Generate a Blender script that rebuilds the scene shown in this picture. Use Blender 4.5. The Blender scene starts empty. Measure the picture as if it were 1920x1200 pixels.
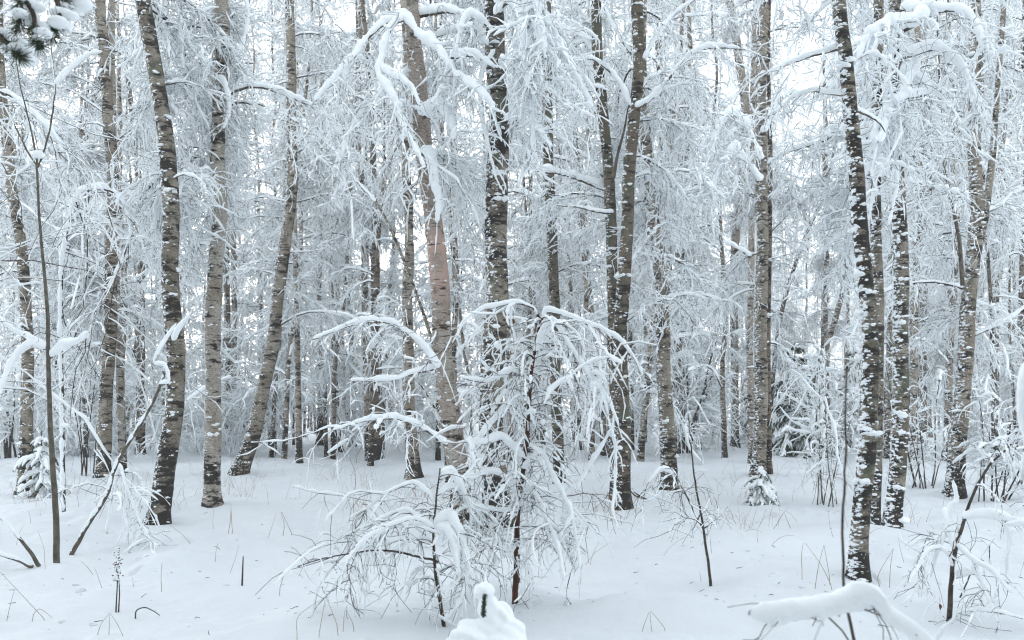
import bpy, math
import numpy as np
PI = math.pi
sc = bpy.context.scene
COL = sc.collection

# ------------------------------------------------------------------ camera, world, sun, exposure
F, CX, HOR, EYE = 1700.0, 960.0, 760.0, 1.6          # focal length and horizon row in photo pixels, eye height
cd = bpy.data.cameras.new('camera'); cam = bpy.data.objects.new('camera', cd); COL.objects.link(cam)
cam.location = (0, 0, EYE); cam.rotation_euler = (PI/2, 0, 0)
cd.sensor_width = 36; cd.lens = 36*F/1920; cd.shift_y = (HOR-600)/1920; cd.clip_start = .05; cd.clip_end = 3000
cd.dof.use_dof = True; cd.dof.focus_distance = 13.0; cd.dof.aperture_fstop = 3.4
sc.camera = cam
SUN_EL, SUN_AZ = math.radians(10), math.radians(-24)   # azimuth from +Y (the view direction) towards +X
w = bpy.data.worlds.new('World'); sc.world = w; w.use_nodes = True
nt = w.node_tree; nt.nodes.clear()
sky = nt.nodes.new('ShaderNodeTexSky'); sky.sky_type = 'NISHITA'; sky.sun_disc = False
sky.sun_elevation = SUN_EL; sky.sun_rotation = SUN_AZ; sky.air_density = 1.0; sky.dust_density = 1.5; sky.ozone_density = 1.5
hsv = nt.nodes.new('ShaderNodeHueSaturation'); hsv.inputs['Saturation'].default_value = .30
cloud = nt.nodes.new('ShaderNodeMix'); cloud.data_type = 'RGBA'; cloud.inputs['Factor'].default_value = .35   # an even high overcast over the sky
cloud.inputs[7].default_value = (5.0, 5.56, 5.95, 1)
bg = nt.nodes.new('ShaderNodeBackground'); bg.inputs['Strength'].default_value = .13
wo = nt.nodes.new('ShaderNodeOutputWorld')
nt.links.new(sky.outputs[0], hsv.inputs['Color']); nt.links.new(hsv.outputs[0], cloud.inputs[6]); nt.links.new(cloud.outputs[2], bg.inputs['Color']); nt.links.new(bg.outputs[0], wo.inputs['Surface'])
sl = bpy.data.lights.new('sun', 'SUN'); sl.energy = .9; sl.angle = math.radians(40); sl.color = (1, .96, .9)
so = bpy.data.objects.new('sun', sl); COL.objects.link(so)
so.rotation_euler = (PI/2 - SUN_EL, 0, PI - SUN_AZ)
sc.view_settings.view_transform = 'Standard'; sc.view_settings.look = 'None'; sc.view_settings.gamma = 1
sc.view_settings.exposure = 2.08
sc.render.engine = 'CYCLES'
cy = sc.cycles
cy.max_bounces = 16; cy.diffuse_bounces = 14; cy.glossy_bounces = 1; cy.transmission_bounces = 0; cy.caustics_reflective = False
cy.use_denoising = True; sc.cycles.filter_width = 1.15

HAZE = .0011
# ------------------------------------------------------------------ materials
def mat(name):
    m = bpy.data.materials.new(name); m.use_nodes = True
    n = m.node_tree.nodes; b = n['Principled BSDF']; b.inputs['Specular IOR Level'].default_value = .25
    return m, n, m.node_tree.links, b

def ramp(n, pts, interp='LINEAR'):
    r = n.new('ShaderNodeValToRGB'); r.color_ramp.interpolation = interp
    while len(r.color_ramp.elements) < len(pts): r.color_ramp.elements.new(.5)
    for e, (p, c) in zip(r.color_ramp.elements, pts):
        e.position = p; e.color = (*c, 1) if len(c) == 3 else c
    return r

def snow_mat(name, col, ground=False):
    m, n, l, b = mat(name)
    b.inputs['Roughness'].default_value = .75
    tc = n.new('ShaderNodeTexCoord')
    a = n.new('ShaderNodeTexNoise'); a.inputs['Scale'].default_value = 2.2 if ground else 25; a.inputs['Detail'].default_value = 8
    l.new(tc.outputs['Object'], a.inputs['Vector'])
    r = ramp(n, [(.3, [c*.985 for c in col]), (.7, [min(c*1.02, .975) for c in col])]); l.new(a.outputs['Fac'], r.inputs['Fac']); l.new(r.outputs['Color'], b.inputs['Base Color'])
    a2 = n.new('ShaderNodeTexNoise'); a2.inputs['Scale'].default_value = 9 if ground else 40; a2.inputs['Detail'].default_value = 9; a2.inputs['Roughness'].default_value = .65
    l.new(tc.outputs['Object'], a2.inputs['Vector'])
    bp = n.new('ShaderNodeBump'); bp.inputs['Strength'].default_value = .35; bp.inputs['Distance'].default_value = .08 if ground else .015
    l.new(a2.outputs['Fac'], bp.inputs['Height']); l.new(bp.outputs['Normal'], b.inputs['Normal'])
    return m
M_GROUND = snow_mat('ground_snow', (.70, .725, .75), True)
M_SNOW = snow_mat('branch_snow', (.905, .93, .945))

def bark_mat(name, pale, tan, dark=(.036, .031, .027), amount=.5, snow=.5, lichen=0., base_h=1.2, peel=None):
    """birch bark: pale skin, dark cross bands and rough black patches (thicker near the foot), snow caught in the roughness"""
    m, n, l, b = mat(name)
    b.inputs['Roughness'].default_value = .85
    tc = n.new('ShaderNodeTexCoord'); oi = n.new('ShaderNodeObjectInfo')
    wv = n.new('ShaderNodeMath'); wv.operation = 'MULTIPLY'; wv.inputs[1].default_value = 60; l.new(oi.outputs['Random'], wv.inputs[0])
    def noise(scale, stretch, detail=4, rough=.55, dw=0):
        mp = n.new('ShaderNodeMapping'); mp.inputs['Scale'].default_value = stretch; l.new(tc.outputs['Object'], mp.inputs['Vector'])
        t = n.new('ShaderNodeTexNoise'); t.noise_dimensions = '4D'; t.inputs['Scale'].default_value = scale; t.inputs['Detail'].default_value = detail; t.inputs['Roughness'].default_value = rough
        ad = n.new('ShaderNodeMath'); ad.operation = 'ADD'; ad.inputs[1].default_value = dw; l.new(wv.outputs[0], ad.inputs[0]); l.new(ad.outputs[0], t.inputs['W'])
        l.new(mp.outputs[0], t.inputs['Vector']); return t.outputs['Fac']
    def math_(op, a, bb, clamp=False):
        x = n.new('ShaderNodeMath'); x.operation = op; x.use_clamp = clamp
        for i, v in enumerate((a, bb)):
            if isinstance(v, (int, float)): x.inputs[i].default_value = v
            else: l.new(v, x.inputs[i])
        return x.outputs[0]
    def mix(f, a, c):
        x = n.new('ShaderNodeMix'); x.data_type = 'RGBA'; l.new(f, x.inputs['Factor'])
        for s, v in (('A', a), ('B', c)):
            if isinstance(v, tuple): x.inputs[6 if s == 'A' else 7].default_value = (*v, 1)
            else: l.new(v, x.inputs[6 if s == 'A' else 7])
        return x.outputs[2]
    hue = noise(3.0, (1, 1, .6), 6, .6, 3)
    r = ramp(n, [(.36, pale), (.62, tan)]); l.new(hue, r.inputs['Fac'])
    fine = noise(30, (1, 1, 2.5), 5, .7, 8)
    r2 = ramp(n, [(.34, (.38, .36, .34)), (.56, (1, 1, 1))]); l.new(fine, r2.inputs['Fac'])
    mu = n.new('ShaderNodeMix'); mu.data_type = 'RGBA'; mu.blend_type = 'MULTIPLY'; mu.inputs['Factor'].default_value = 1
    l.new(r.outputs['Color'], mu.inputs[6]); l.new(r2.outputs['Color'], mu.inputs[7])
    col = mu.outputs[2]
    if peel:           # a stretch of fresh peeled bark, salmon pink
        sz = n.new('ShaderNodeSeparateXYZ'); l.new(tc.outputs['Object'], sz.inputs[0])
        up = math_('MULTIPLY', math_('SUBTRACT', sz.outputs['Z'], peel[0]), 2.0, True); dn = math_('MULTIPLY', math_('SUBTRACT', peel[1], sz.outputs['Z']), 2.0, True)
        pf = math_('ADD', math_('MULTIPLY', up, dn), math_('MULTIPLY', math_('SUBTRACT', noise(2.6, (1, 1, .7), 5, .6, 51), .5), 3.2))
        pr = ramp(n, [(.40, (0, 0, 0)), (.75, (.9, .9, .9))]); l.new(pf, pr.inputs['Fac']); pz = math_('MULTIPLY', pr.outputs['Color'], math_('MULTIPLY', up, dn)); col = mix(pz, col, (.47, .325, .27))
    if lichen:
        lf = noise(5, (1, 1, .8), 6, .65, 21)
        lr = ramp(n, [(.62-.25*lichen, (0, 0, 0)), (.72-.25*lichen, (1, 1, 1))]); l.new(lf, lr.inputs['Fac'])
        col = mix(lr.outputs['Color'], col, (.105, .105, .075))
    band = noise(4.2, (1, 1, 3.6), 7, .68, 11)            # dark cross bands
    patch = noise(1.5, (1.4, 1.4, 1.6), 5, .65, 17)      # big rough patches
    sep = n.new('ShaderNodeSeparateXYZ'); l.new(tc.outputs['Object'], sep.inputs[0])
    foot = n.new('ShaderNodeMapRange'); foot.inputs['From Min'].default_value = 0; foot.inputs['From Max'].default_value = base_h
    foot.inputs['To Min'].default_value = .075; foot.inputs['To Max'].default_value = 0; l.new(sep.outputs['Z'], foot.inputs['Value'])
    v = math_('ADD', math_('MULTIPLY', band, .62), math_('MULTIPLY', patch, .38)); v = math_('ADD', v, foot.outputs[0])
    th = .62 - .2*amount
    dr = ramp(n, [(th, (0, 0, 0)), (th+.035, (1, 1, 1))]); l.new(v, dr.inputs['Fac'])
    col = mix(dr.outputs['Color'], col, dark)
    len_ = noise(7, (1, 1, 9), 3, .5, 29)                # thin lenticels
    lr_ = ramp(n, [(.63, (0, 0, 0)), (.68, (1, 1, 1))]); l.new(len_, lr_.inputs['Fac'])
    col = mix(lr_.outputs['Color'], col, tuple(c*1.6 for c in dark))
    if snow:
        ge = n.new('ShaderNodeNewGeometry'); dp = n.new('ShaderNodeVectorMath'); dp.operation = 'DOT_PRODUCT'
        l.new(ge.outputs['Normal'], dp.inputs[0]); dp.inputs[1].default_value = (-.9, -.1, .43)
        sn = noise(17, (1, 1, 1.9), 6, .65, 40)
        s = math_('ADD', sn, math_('MULTIPLY', dp.outputs['Value'], .11))
        sr = ramp(n, [(.70-.16*snow, (0, 0, 0)), (.73-.16*snow, (1, 1, 1))]); l.new(s, sr.inputs['Fac'])
        col = mix(sr.outputs['Color'], col, (.84, .87, .90))
    l.new(col, b.inputs['Base Color'])
    bp = n.new('ShaderNodeBump'); bp.inputs['Strength'].default_value = .8; bp.inputs['Distance'].default_value = .015
    l.new(math_('ADD', math_('MULTIPLY', v, 2.0), math_('MULTIPLY', fine, .35)), bp.inputs['Height']); l.new(bp.outputs['Normal'], b.inputs['Normal'])
    return m
BARK = dict(
    pale=bark_mat('pale_birch_bark', (.47, .44, .395), (.33, .285, .235), amount=.46, snow=.35),
    mid=bark_mat('tan_birch_bark', (.36, .325, .275), (.235, .195, .15), amount=.54, snow=.55, lichen=.25),
    dark=bark_mat('mottled_birch_bark', (.34, .305, .255), (.20, .168, .132), amount=.64, snow=.62, lichen=.5),
    brown=bark_mat('brown_birch_bark', (.225, .185, .145), (.15, .12, .092), amount=.52, snow=.35, lichen=.55),
    pink=bark_mat('pinkish_birch_bark', (.45, .415, .375), (.37, .30, .25), amount=.30, snow=.30, lichen=.2, base_h=1.8, peel=(2.7, 4.1)),
    far=bark_mat('distant_birch_bark', (.42, .385, .335), (.27, .222, .175), amount=.52, snow=.45),
    fardark=bark_mat('distant_dark_bark', (.28, .235, .19), (.17, .135, .105), amount=.6, snow=.35),
)
def plain(name, c1, c2, scale=30, rough=.8):
    m, n, l, b = mat(name); b.inputs['Roughness'].default_value = rough
    tc = n.new('ShaderNodeTexCoord'); t = n.new('ShaderNodeTexNoise'); t.inputs['Scale'].default_value = scale; t.inputs['Detail'].default_value = 5
    l.new(tc.outputs['Object'], t.inputs['Vector']); r = ramp(n, [(.35, c1), (.65, c2)]); l.new(t.outputs['Fac'], r.inputs['Fac']); l.new(r.outputs['Color'], b.inputs['Base Color'])
    return m
M_TWIG = plain('twig_bark', (.035, .029, .025), (.10, .082, .068))
M_LIMB = plain('limb_bark', (.06, .05, .04), (.16, .135, .11), 14)
M_RED = plain('reddish_stem_bark', (.10, .04, .024), (.045, .028, .022), 18)
M_OLIVE = plain('olive_stem_bark', (.075, .067, .05), (.14, .125, .10), 16)
M_STRAW = plain('dry_straw', (.30, .22, .14), (.42, .33, .23), 20)
M_NEEDLE = plain('spruce_needles', (.035, .055, .036), (.085, .11, .06), 12)
M_LEAF = plain('withered_leaf', (.10, .035, .022), (.16, .06, .03), 40)

# ------------------------------------------------------------------ helpers
def nrm(v): return v/np.maximum(np.linalg.norm(v, axis=-1, keepdims=True), 1e-9)

def ico(sub):
    t = (1+5**.5)/2
    v = [(-1, t, 0), (1, t, 0), (-1, -t, 0), (1, -t, 0), (0, -1, t), (0, 1, t), (0, -1, -t), (0, 1, -t), (t, 0, -1), (t, 0, 1), (-t, 0, -1), (-t, 0, 1)]
    f = [(0, 11, 5), (0, 5, 1), (0, 1, 7), (0, 7, 10), (0, 10, 11), (1, 5, 9), (5, 11, 4), (11, 10, 2), (10, 7, 6), (7, 1, 8), (3, 9, 4), (3, 4, 2), (3, 2, 6), (3, 6, 8), (3, 8, 9), (4, 9, 5), (2, 4, 11), (6, 2, 10), (8, 6, 7), (9, 8, 1)]
    v = [np.array(p, float)/np.linalg.norm(p) for p in v]
    for _ in range(sub):
        cache, nf = {}, []
        def midp(a, b):
            k = (min(a, b), max(a, b))
            if k not in cache:
                m = v[a]+v[b]; v.append(m/np.linalg.norm(m)); cache[k] = len(v)-1
            return cache[k]
        for a, b, c in f:
            x, y, z = midp(a, b), midp(b, c), midp(c, a); nf += [(a, x, z), (b, y, x), (c, z, y), (x, y, z)]
        f = nf
    return np.array(v), np.array(f)
ICO = {s: ico(s) for s in (0, 1, 2)}

class Geo:
    def __init__(s): s.v, s.f, s.n = [], [], 0
    def raw(s, V, Fc):
        s.v.append(np.asarray(V, np.float32).reshape(-1, 3)); s.f.append(np.asarray(Fc, np.int32)+s.n); s.n += len(s.v[-1])
    def tubes(s, P, R, sides):
        """P (n,k,3) centre lines, R (n,k) radii"""
        P = np.asarray(P, float); R = np.asarray(R, float); n, k, _ = P.shape
        if n == 0: return
        T = nrm(np.gradient(P, axis=1)); ch = P[:, -1]-P[:, 0]
        ref = np.cross(ch, np.array([0, 0, 1.]))+np.array([1e-4, 2e-4, 0]); ref = nrm(ref)[:, None, :]
        N1 = nrm(ref-(ref*T).sum(-1, keepdims=True)*T); N2 = np.cross(T, N1)
        a = np.arange(sides)/sides*2*PI
        V = P[:, :, None]+R[:, :, None, None]*(np.cos(a)[None, None, :, None]*N1[:, :, None]+np.sin(a)[None, None, :, None]*N2[:, :, None])
        i = np.arange(n)[:, None, None]*k*sides; j = np.arange(k-1)[None, :, None]*sides; m = np.arange(sides)[None, None, :]; m2 = (m+1) % sides
        s.raw(V, np.stack([i+j+m, i+j+m2, i+j+sides+m2, i+j+sides+m], -1).reshape(-1, 4))
    def blobs(s, C, S, rng, sub=1, jit=.18):
        """lumps at C (n,3) of half-axes S (n,3)"""
        V0, F0 = ICO[sub]; C = np.asarray(C, float); n = len(C)
        if n == 0: return
        V = V0[None]*(1+rng.normal(0, jit, (n, len(V0), 1)))*np.asarray(S, float)[:, None]+C[:, None]
        s.raw(V, (F0[None]+np.arange(n)[:, None, None]*len(V0)).reshape(-1, 3))
    def build(s, name, m, parent=None, origin=None, mesh=None, flat=False):
        me = bpy.data.meshes.new(name)
        V = np.concatenate(s.v) if s.v else np.zeros((0, 3), np.float32)
        if origin is not None: V = V-np.asarray(origin, np.float32)
        loops = np.concatenate([f.ravel() for f in s.f]); tot = np.concatenate([np.full(len(f), f.shape[1], np.int32) for f in s.f])
        me.vertices.add(len(V)); me.vertices.foreach_set('co', V.astype(np.float32).ravel())
        me.loops.add(len(loops)); me.loops.foreach_set('vertex_index', loops.astype(np.int32))
        me.polygons.add(len(tot)); me.polygons.foreach_set('loop_start', np.concatenate([[0], np.cumsum(tot)[:-1]]).astype(np.int32))
        me.update(calc_edges=True)
        if not flat: me.polygons.foreach_set('use_smooth', np.ones(len(tot), bool))
        me.materials.append(m)
        o = bpy.data.objects.new(name, me); COL.objects.link(o)
        if parent is not None:
            o.parent = parent
            if name.endswith('_snow'): o['kind'] = 'stuff'      # snow lying on its part, nothing one could count
        return o

def tag(o, label, cat, group=None, kind=None):
    if label: o['label'] = label
    if cat: o['category'] = cat
    if group: o['group'] = group
    if kind: o['kind'] = kind
    return o
def thing(name, loc, label, cat, group=None):
    o = bpy.data.objects.new(name, None); o.empty_display_size = .1; COL.objects.link(o); o.location = [float(c) for c in loc]
    return tag(o, label, cat, group)
def copy_tree(o, parent=None):
    c = o.copy(); COL.objects.link(c)
    if parent is not None: c.parent = parent
    for ch in [x for x in o.children]: copy_tree(ch, c)
    return c

# value noise for the snow cover
_R = np.random.default_rng(5).random((256, 256))
def vnoise(x, y):
    x = np.asarray(x, float)+1000.; y = np.asarray(y, float)+1000.
    xi = np.floor(x).astype(int); yi = np.floor(y).astype(int); fx = x-xi; fy = y-yi
    fx = fx*fx*fx*(fx*(fx*6-15)+10); fy = fy*fy*fy*(fy*(fy*6-15)+10)
    g = lambda a, b: _R[a % 256, b % 256]
    return (g(xi, yi)*(1-fx)+g(xi+1, yi)*fx)*(1-fy)+(g(xi, yi+1)*(1-fx)+g(xi+1, yi+1)*fx)*fy-.5
MOUNDS = []      # x, y, height, spread
def ground(x, y):
    x = np.asarray(x, float); y = np.asarray(y, float)
    z = .20*vnoise(x/3.3, y/3.3)+.20*vnoise(x/1.15+7, y/1.3)*np.clip(.5+1.6*vnoise(x/4+60, y/4), .25, 1)+.065*vnoise(x/.5, y/.55+31)+.034*vnoise(x/.2+3, y/.2)-.28*np.clip(vnoise(x/.55+90, y/.6)-.27, 0, 1)*(vnoise(x/2.1+15, y/2.1) > -.05)
    for mx, my, mh, ms in MOUNDS: z = z+mh*np.exp(-((x-mx)**2+(y-my)**2)/(ms*ms))
    return z
def P3(px, py, Y): return np.array([(px-CX)/F*Y, Y, EYE+(HOR-py)/F*Y])
def foot(px, by):
    Y = F*EYE/(by-HOR)
    for _ in range(8):
        Y = .5*Y+.5*F*(EYE-float(ground((px-CX)/F*Y, Y)))/(by-HOR)
    return np.array([(px-CX)/F*Y, Y, float(ground((px-CX)/F*Y, Y))])
for px, by, h, s in [(330, 1050, .16, .42), (905, 1140, .10, .6), (1130, 1180, .10, .7), (1230, 1050, .07, .8), (1640, 1010, .09, .35), (1300, 1190, .08, .5), (620, 960, .06, .4), (1640, 990, .08, .3), (120, 1060, .08, .4), (480, 985, .06, .5), (560, 1190, .05, .5), (1330, 1045, .06, .3)]:
    Y = F*EYE/(by-HOR); MOUNDS.append(((px-CX)/F*Y, Y, h, s))

def catmull(P, per):
    P = np.asarray(P, float); Q = np.vstack([2*P[0]-P[1], P, 2*P[-1]-P[-2]]); out = []
    t = (np.arange(per)/per)[:, None]
    for i in range(1, len(Q)-2):
        a, b, c, d = Q[i-1], Q[i], Q[i+1], Q[i+2]
        out.append(.5*(2*b+(c-a)*t+(2*a-5*b+4*c-d)*t*t+(3*b-a-3*c+d)*t**3))
    return np.vstack(out+[P[-1:]])
def resample(P, k):
    P = np.asarray(P, float); s = np.concatenate([[0], np.cumsum(np.linalg.norm(np.diff(P, axis=0), axis=1))])
    u = np.linspace(0, s[-1], k); return np.stack([np.interp(u, s, P[:, i]) for i in range(P.shape[1])], 1)
UP = np.array([0, 0, 1.])

def bend(rng, S, D, L, k, droop, wig):
    S = np.asarray(S, float); n = len(S); P = np.zeros((n, k, 3)); P[:, 0] = S; d = nrm(np.asarray(D, float)); st = (np.asarray(L)/(k-1))[:, None]
    dr = np.broadcast_to(droop, (n,))[:, None]/(k-1)
    for i in range(1, k):
        d = nrm(d+rng.normal(0, wig, (n, 3))-UP*dr); P[:, i] = P[:, i-1]+d*st
    return P
def on_curves(rng, P, L, N, t0, t1):
    """N random places on the curves P, weighted by length: point, tangent, t, parent"""
    n, k, _ = P.shape; idx = rng.choice(n, N, p=L/L.sum()); t = rng.uniform(t0, t1, N); u = t*(k-1)*.9999; i = u.astype(int); fr = (u-i)[:, None]
    a, b = P[idx, i], P[idx, i+1]; return a+(b-a)*fr, nrm(b-a), t, idx
def snow_on(gs, rng, P, rs, sides, lump=.25, lean=(-.5, -.2, 0), ends=.45, flat=.85, bare=0., fine=1):
    """a roll of snow lying along the upper side of the curves P"""
    P = np.asarray(P, float); n, k, _ = P.shape
    if n == 0: return
    if fine > 1:
        u = np.linspace(0, k-1, (k-1)*fine+1); i = np.minimum(u.astype(int), k-2); fr = (u-i)[None, :, None]; P = P[:, i]*(1-fr)+P[:, i+1]*fr; k = len(u)
    T = nrm(np.gradient(P, axis=1)); h = np.sqrt(np.clip(1-T[..., 2]**2, 0, 1))
    R = np.broadcast_to(np.asarray(rs, float).reshape(-1, 1), (n, k))*(.45+.55*h)*np.clip(1+rng.normal(0, lump, (n, k)), .3, 1.9)
    R[:, 0] *= .7; R[:, -1] *= ends
    C = P+UP*(R*h*flat)[..., None]+np.array(lean)*(R*(1-h))[..., None]
    if bare: keep = rng.random(n) > bare; C, R = C[keep], R[keep]
    gs.tubes(C, R, sides)

def sprays(rng, gd, gs, S, D, L, droop=(.7, 1.7), snow=1., detail=1, sec=9., pend=3., ter=7.5, clumps=True, k=9, wig=.11, limb_r=1.):
    """snow-laden boughs: limbs, side twigs, hanging twigs and their finest twiglets; dark wood into gd, snow into gs"""
    S, D, L = np.asarray(S, float), np.asarray(D, float), np.asarray(L, float); n = len(S)
    sd = (4, 3, 3) if detail == 0 else (6, 4, 3); ss = (5, 4, 3) if detail == 0 else (8, 5, 4)
    P = bend(rng, S, D, L, k, rng.uniform(*droop, n), wig)
    t = np.linspace(0, 1, k)
    r0 = (.005+.0075*L)*limb_r
    gd.tubes(P, r0[:, None]*(1-.72*t), sd[0]); snow_on(gs, rng, P, (.013+.009*L)*snow*rng.uniform(.8, 1.25, n), ss[0], lump=.3, fine=1+2*detail)
    return twigs(rng, gd, gs, P, L, snow, detail, sec, pend, ter, clumps)
def twigs(rng, gd, gs, P, L, snow=1., detail=1, sec=7., pend=2.4, ter=6., clumps=True, t0=.12):
    sd = (4, 3, 3) if detail == 0 else (6, 4, 3); ss = (5, 4, 3) if detail == 0 else (8, 5, 4)
    N2 = max(2, int(L.sum()*sec)); p, T, tt, pi_ = on_curves(rng, P, L, N2, t0, 1)
    lat = nrm(rng.normal(0, 1, (N2, 3))*np.array([1, 1, .45]))
    L2 = rng.uniform(.3, 1, N2)*(.30+.26*L[pi_])*(1.15-.55*tt)
    A = bend(rng, p, T*.55+lat*.75, L2, 6, rng.uniform(.2, 1.9, N2), .2)
    q = np.linspace(0, 1, 6)
    gd.tubes(A, (.0028+.0032*L2)[:, None]*(1-.6*q), sd[1]); snow_on(gs, rng, A, .0128*snow*rng.lognormal(0, .38, N2), ss[1], lump=.42, flat=.85, bare=.03, fine=1+detail)
    N3 = max(2, int(L.sum()*pend)); p, T, tt, pi_ = on_curves(rng, P, L, N3, .3, 1)
    L3 = rng.uniform(.3, 1, N3)**1.5*(.45+.42*L[pi_])
    B = bend(rng, p, T*.3+rng.normal(0, .45, (N3, 3))-UP*.4, L3, 7, rng.uniform(.5, 1.8, N3), .22)
    q7 = np.linspace(0, 1, 7)
    gd.tubes(B, (.0022+.0020*L3)[:, None]*(1-.6*q7), sd[1]); snow_on(gs, rng, B, .0118*snow*rng.lognormal(0, .38, N3), ss[1], lump=.42, flat=.85, bare=.06, fine=1+detail)
    NB = max(2, int(L.sum()*1.5)); p, T, tt, pi_ = on_curves(rng, P, L, NB, .15, 1); LB = rng.uniform(.3, 1, NB)*(.12+.36*L[pi_])      # bare dark twigs the snow slid off
    Bt = bend(rng, p, T*.4+rng.normal(0, .6, (NB, 3)), LB, 8, rng.uniform(.3, 2, NB), .2); gd.tubes(Bt, (.0018+.0030*LB)[:, None]*(1-.6*np.linspace(0, 1, 8)), 4)
    p, T, _, _ = on_curves(rng, Bt, LB, NB*3, .2, 1); Bs = bend(rng, p, T*.5+rng.normal(0, .5, p.shape), rng.uniform(.06, .26, NB*3), 4, .6, .25); gd.tubes(Bs, np.full((NB*3, 4), .0018), 3)
    kk = 3 if detail == 0 else 4; q3 = np.linspace(0, 1, kk)
    for C, LL in ((A, L2), (B, L3)):
        N4 = max(2, int(LL.sum()*ter)); p, T, tt, _ = on_curves(rng, C, LL, N4, .08, 1)
        L4 = rng.uniform(.25, 1, N4)**1.2*.38
        E = bend(rng, p, T*.5+rng.normal(0, .65, (N4, 3)), L4, kk, rng.uniform(.1, 1.6, N4), .28)
        gd.tubes(E, np.broadcast_to(.0025*(1-.5*q3), (N4, kk)), sd[2]); snow_on(gs, rng, E, .0088*snow*rng.lognormal(0, .4, N4), ss[2], lump=.45, flat=.9, bare=.28)
    if clumps:
        Nc = int(L.sum()*1.0); 
        if Nc:
            p, _, _, _ = on_curves(rng, A, L2, Nc, .2, 1); r = rng.uniform(.02, .055, Nc)*snow
            gs.blobs(p+UP*r[:, None]*.4, r[:, None]*np.stack([rng.uniform(.8, 1.7, Nc), rng.uniform(.8, 1.7, Nc), rng.uniform(.55, .9, Nc)], 1), rng, 1 if detail else 0, .12)
    return A, L2

def trunk(g, C, R, sides, rng, rough=.05):
    """one continuous lumpy trunk along C (k,3) with radii R"""
    k = len(C); T = nrm(np.gradient(C, axis=0)); N1 = nrm(np.cross(T, [0, 1., 0.])); N2 = np.cross(T, N1)
    a = np.arange(sides)/sides*2*PI; z = C[:, 2]; ph = rng.uniform(0, 6.28, 8)
    m = 1+rough*(np.sin(2*a[None]+3.1*z[:, None]+ph[0])*.8+np.sin(3*a[None]-5.3*z[:, None]+ph[1])*.6+np.sin(5*a[None]+11*z[:, None]+ph[2])*.4+np.sin(17*z[:, None]+ph[3]+a[None])*.35)
    m += rng.normal(0, rough*.35, (k, sides))
    V = C[:, None]+(R[:, None]*m)[..., None]*(np.cos(a)[None, :, None]*N1[:, None]+np.sin(a)[None, :, None]*N2[:, None])
    j = np.arange(k-1)[:, None]*sides; mm = np.arange(sides)[None]; m2 = (mm+1) % sides
    g.raw(V, np.stack([j+mm, j+sides+mm, j+sides+m2, j+m2], -1).reshape(-1, 4))
def trunk_snow(gs, C, R, n, rng, size=1., zmax=9., lean=PI, sub=1):
    """ledges of snow caught on the bark: short level rows of small lumps, mostly on the weather side"""
    ok = np.where(C[:, 2]-C[0, 2] < zmax)[0]; nc = max(3, n//2)
    i0 = rng.integers(ok[0], ok[-1]+1, nc); a0 = rng.normal(lean, .9, nc); a0 = np.where(rng.random(nc) < .4, rng.uniform(PI, 2*PI, nc), a0)
    zo = rng.uniform(-.05, .05, nc); cnt = rng.integers(1, 7, nc); sz = rng.lognormal(0, .5, nc)
    j = np.repeat(np.arange(nc), cnt); m = len(j)
    rr = .0068*size*sz[j]*rng.lognormal(0, .3, m); i = i0[j]; a = a0[j]+rng.normal(0, 1, m)*rr*1.6/R[i]
    d = np.stack([np.cos(a), np.sin(a), np.zeros(m)], 1)
    c = C[i]+d*R[i][:, None]; c[:, 2] += zo[j]+rng.normal(0, .35, m)*rr
    s = np.stack([rr*(.8+.7*np.abs(np.sin(a))), rr*(.8+.7*np.abs(np.cos(a))), rr*rng.uniform(.5, .95, m)], 1)
    gs.blobs(c, s, rng, sub, .24)

# ------------------------------------------------------------------ ground
def build_ground():
    r = np.concatenate([[0], np.linspace(.4, 4, 30), np.arange(4.04, 13, .04), np.geomspace(13.05, 48, 280), np.geomspace(48.5, 900, 60)])
    a = PI/2+np.concatenate([np.radians(np.linspace(-40, 40, 760)), np.radians(np.linspace(41, 319, 150))])
    nr, na = len(r), len(a)
    X = r[:, None]*np.cos(a)[None]; Y = r[:, None]*np.sin(a)[None]
    fade = np.clip((120-r)/60, 0, 1)[:, None]
    Z = ground(X, Y)*fade
    g = Geo(); j = np.arange(nr-1)[:, None]*na; m = np.arange(na)[None]; m2 = (m+1) % na
    g.raw(np.stack([X, Y, Z], -1), np.stack([j+m, j+na+m, j+na+m2, j+m2], -1).reshape(-1, 4))
    tag(g.build('ground', M_GROUND), 'untrodden snow covering the forest floor', None, None, 'structure')

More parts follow.
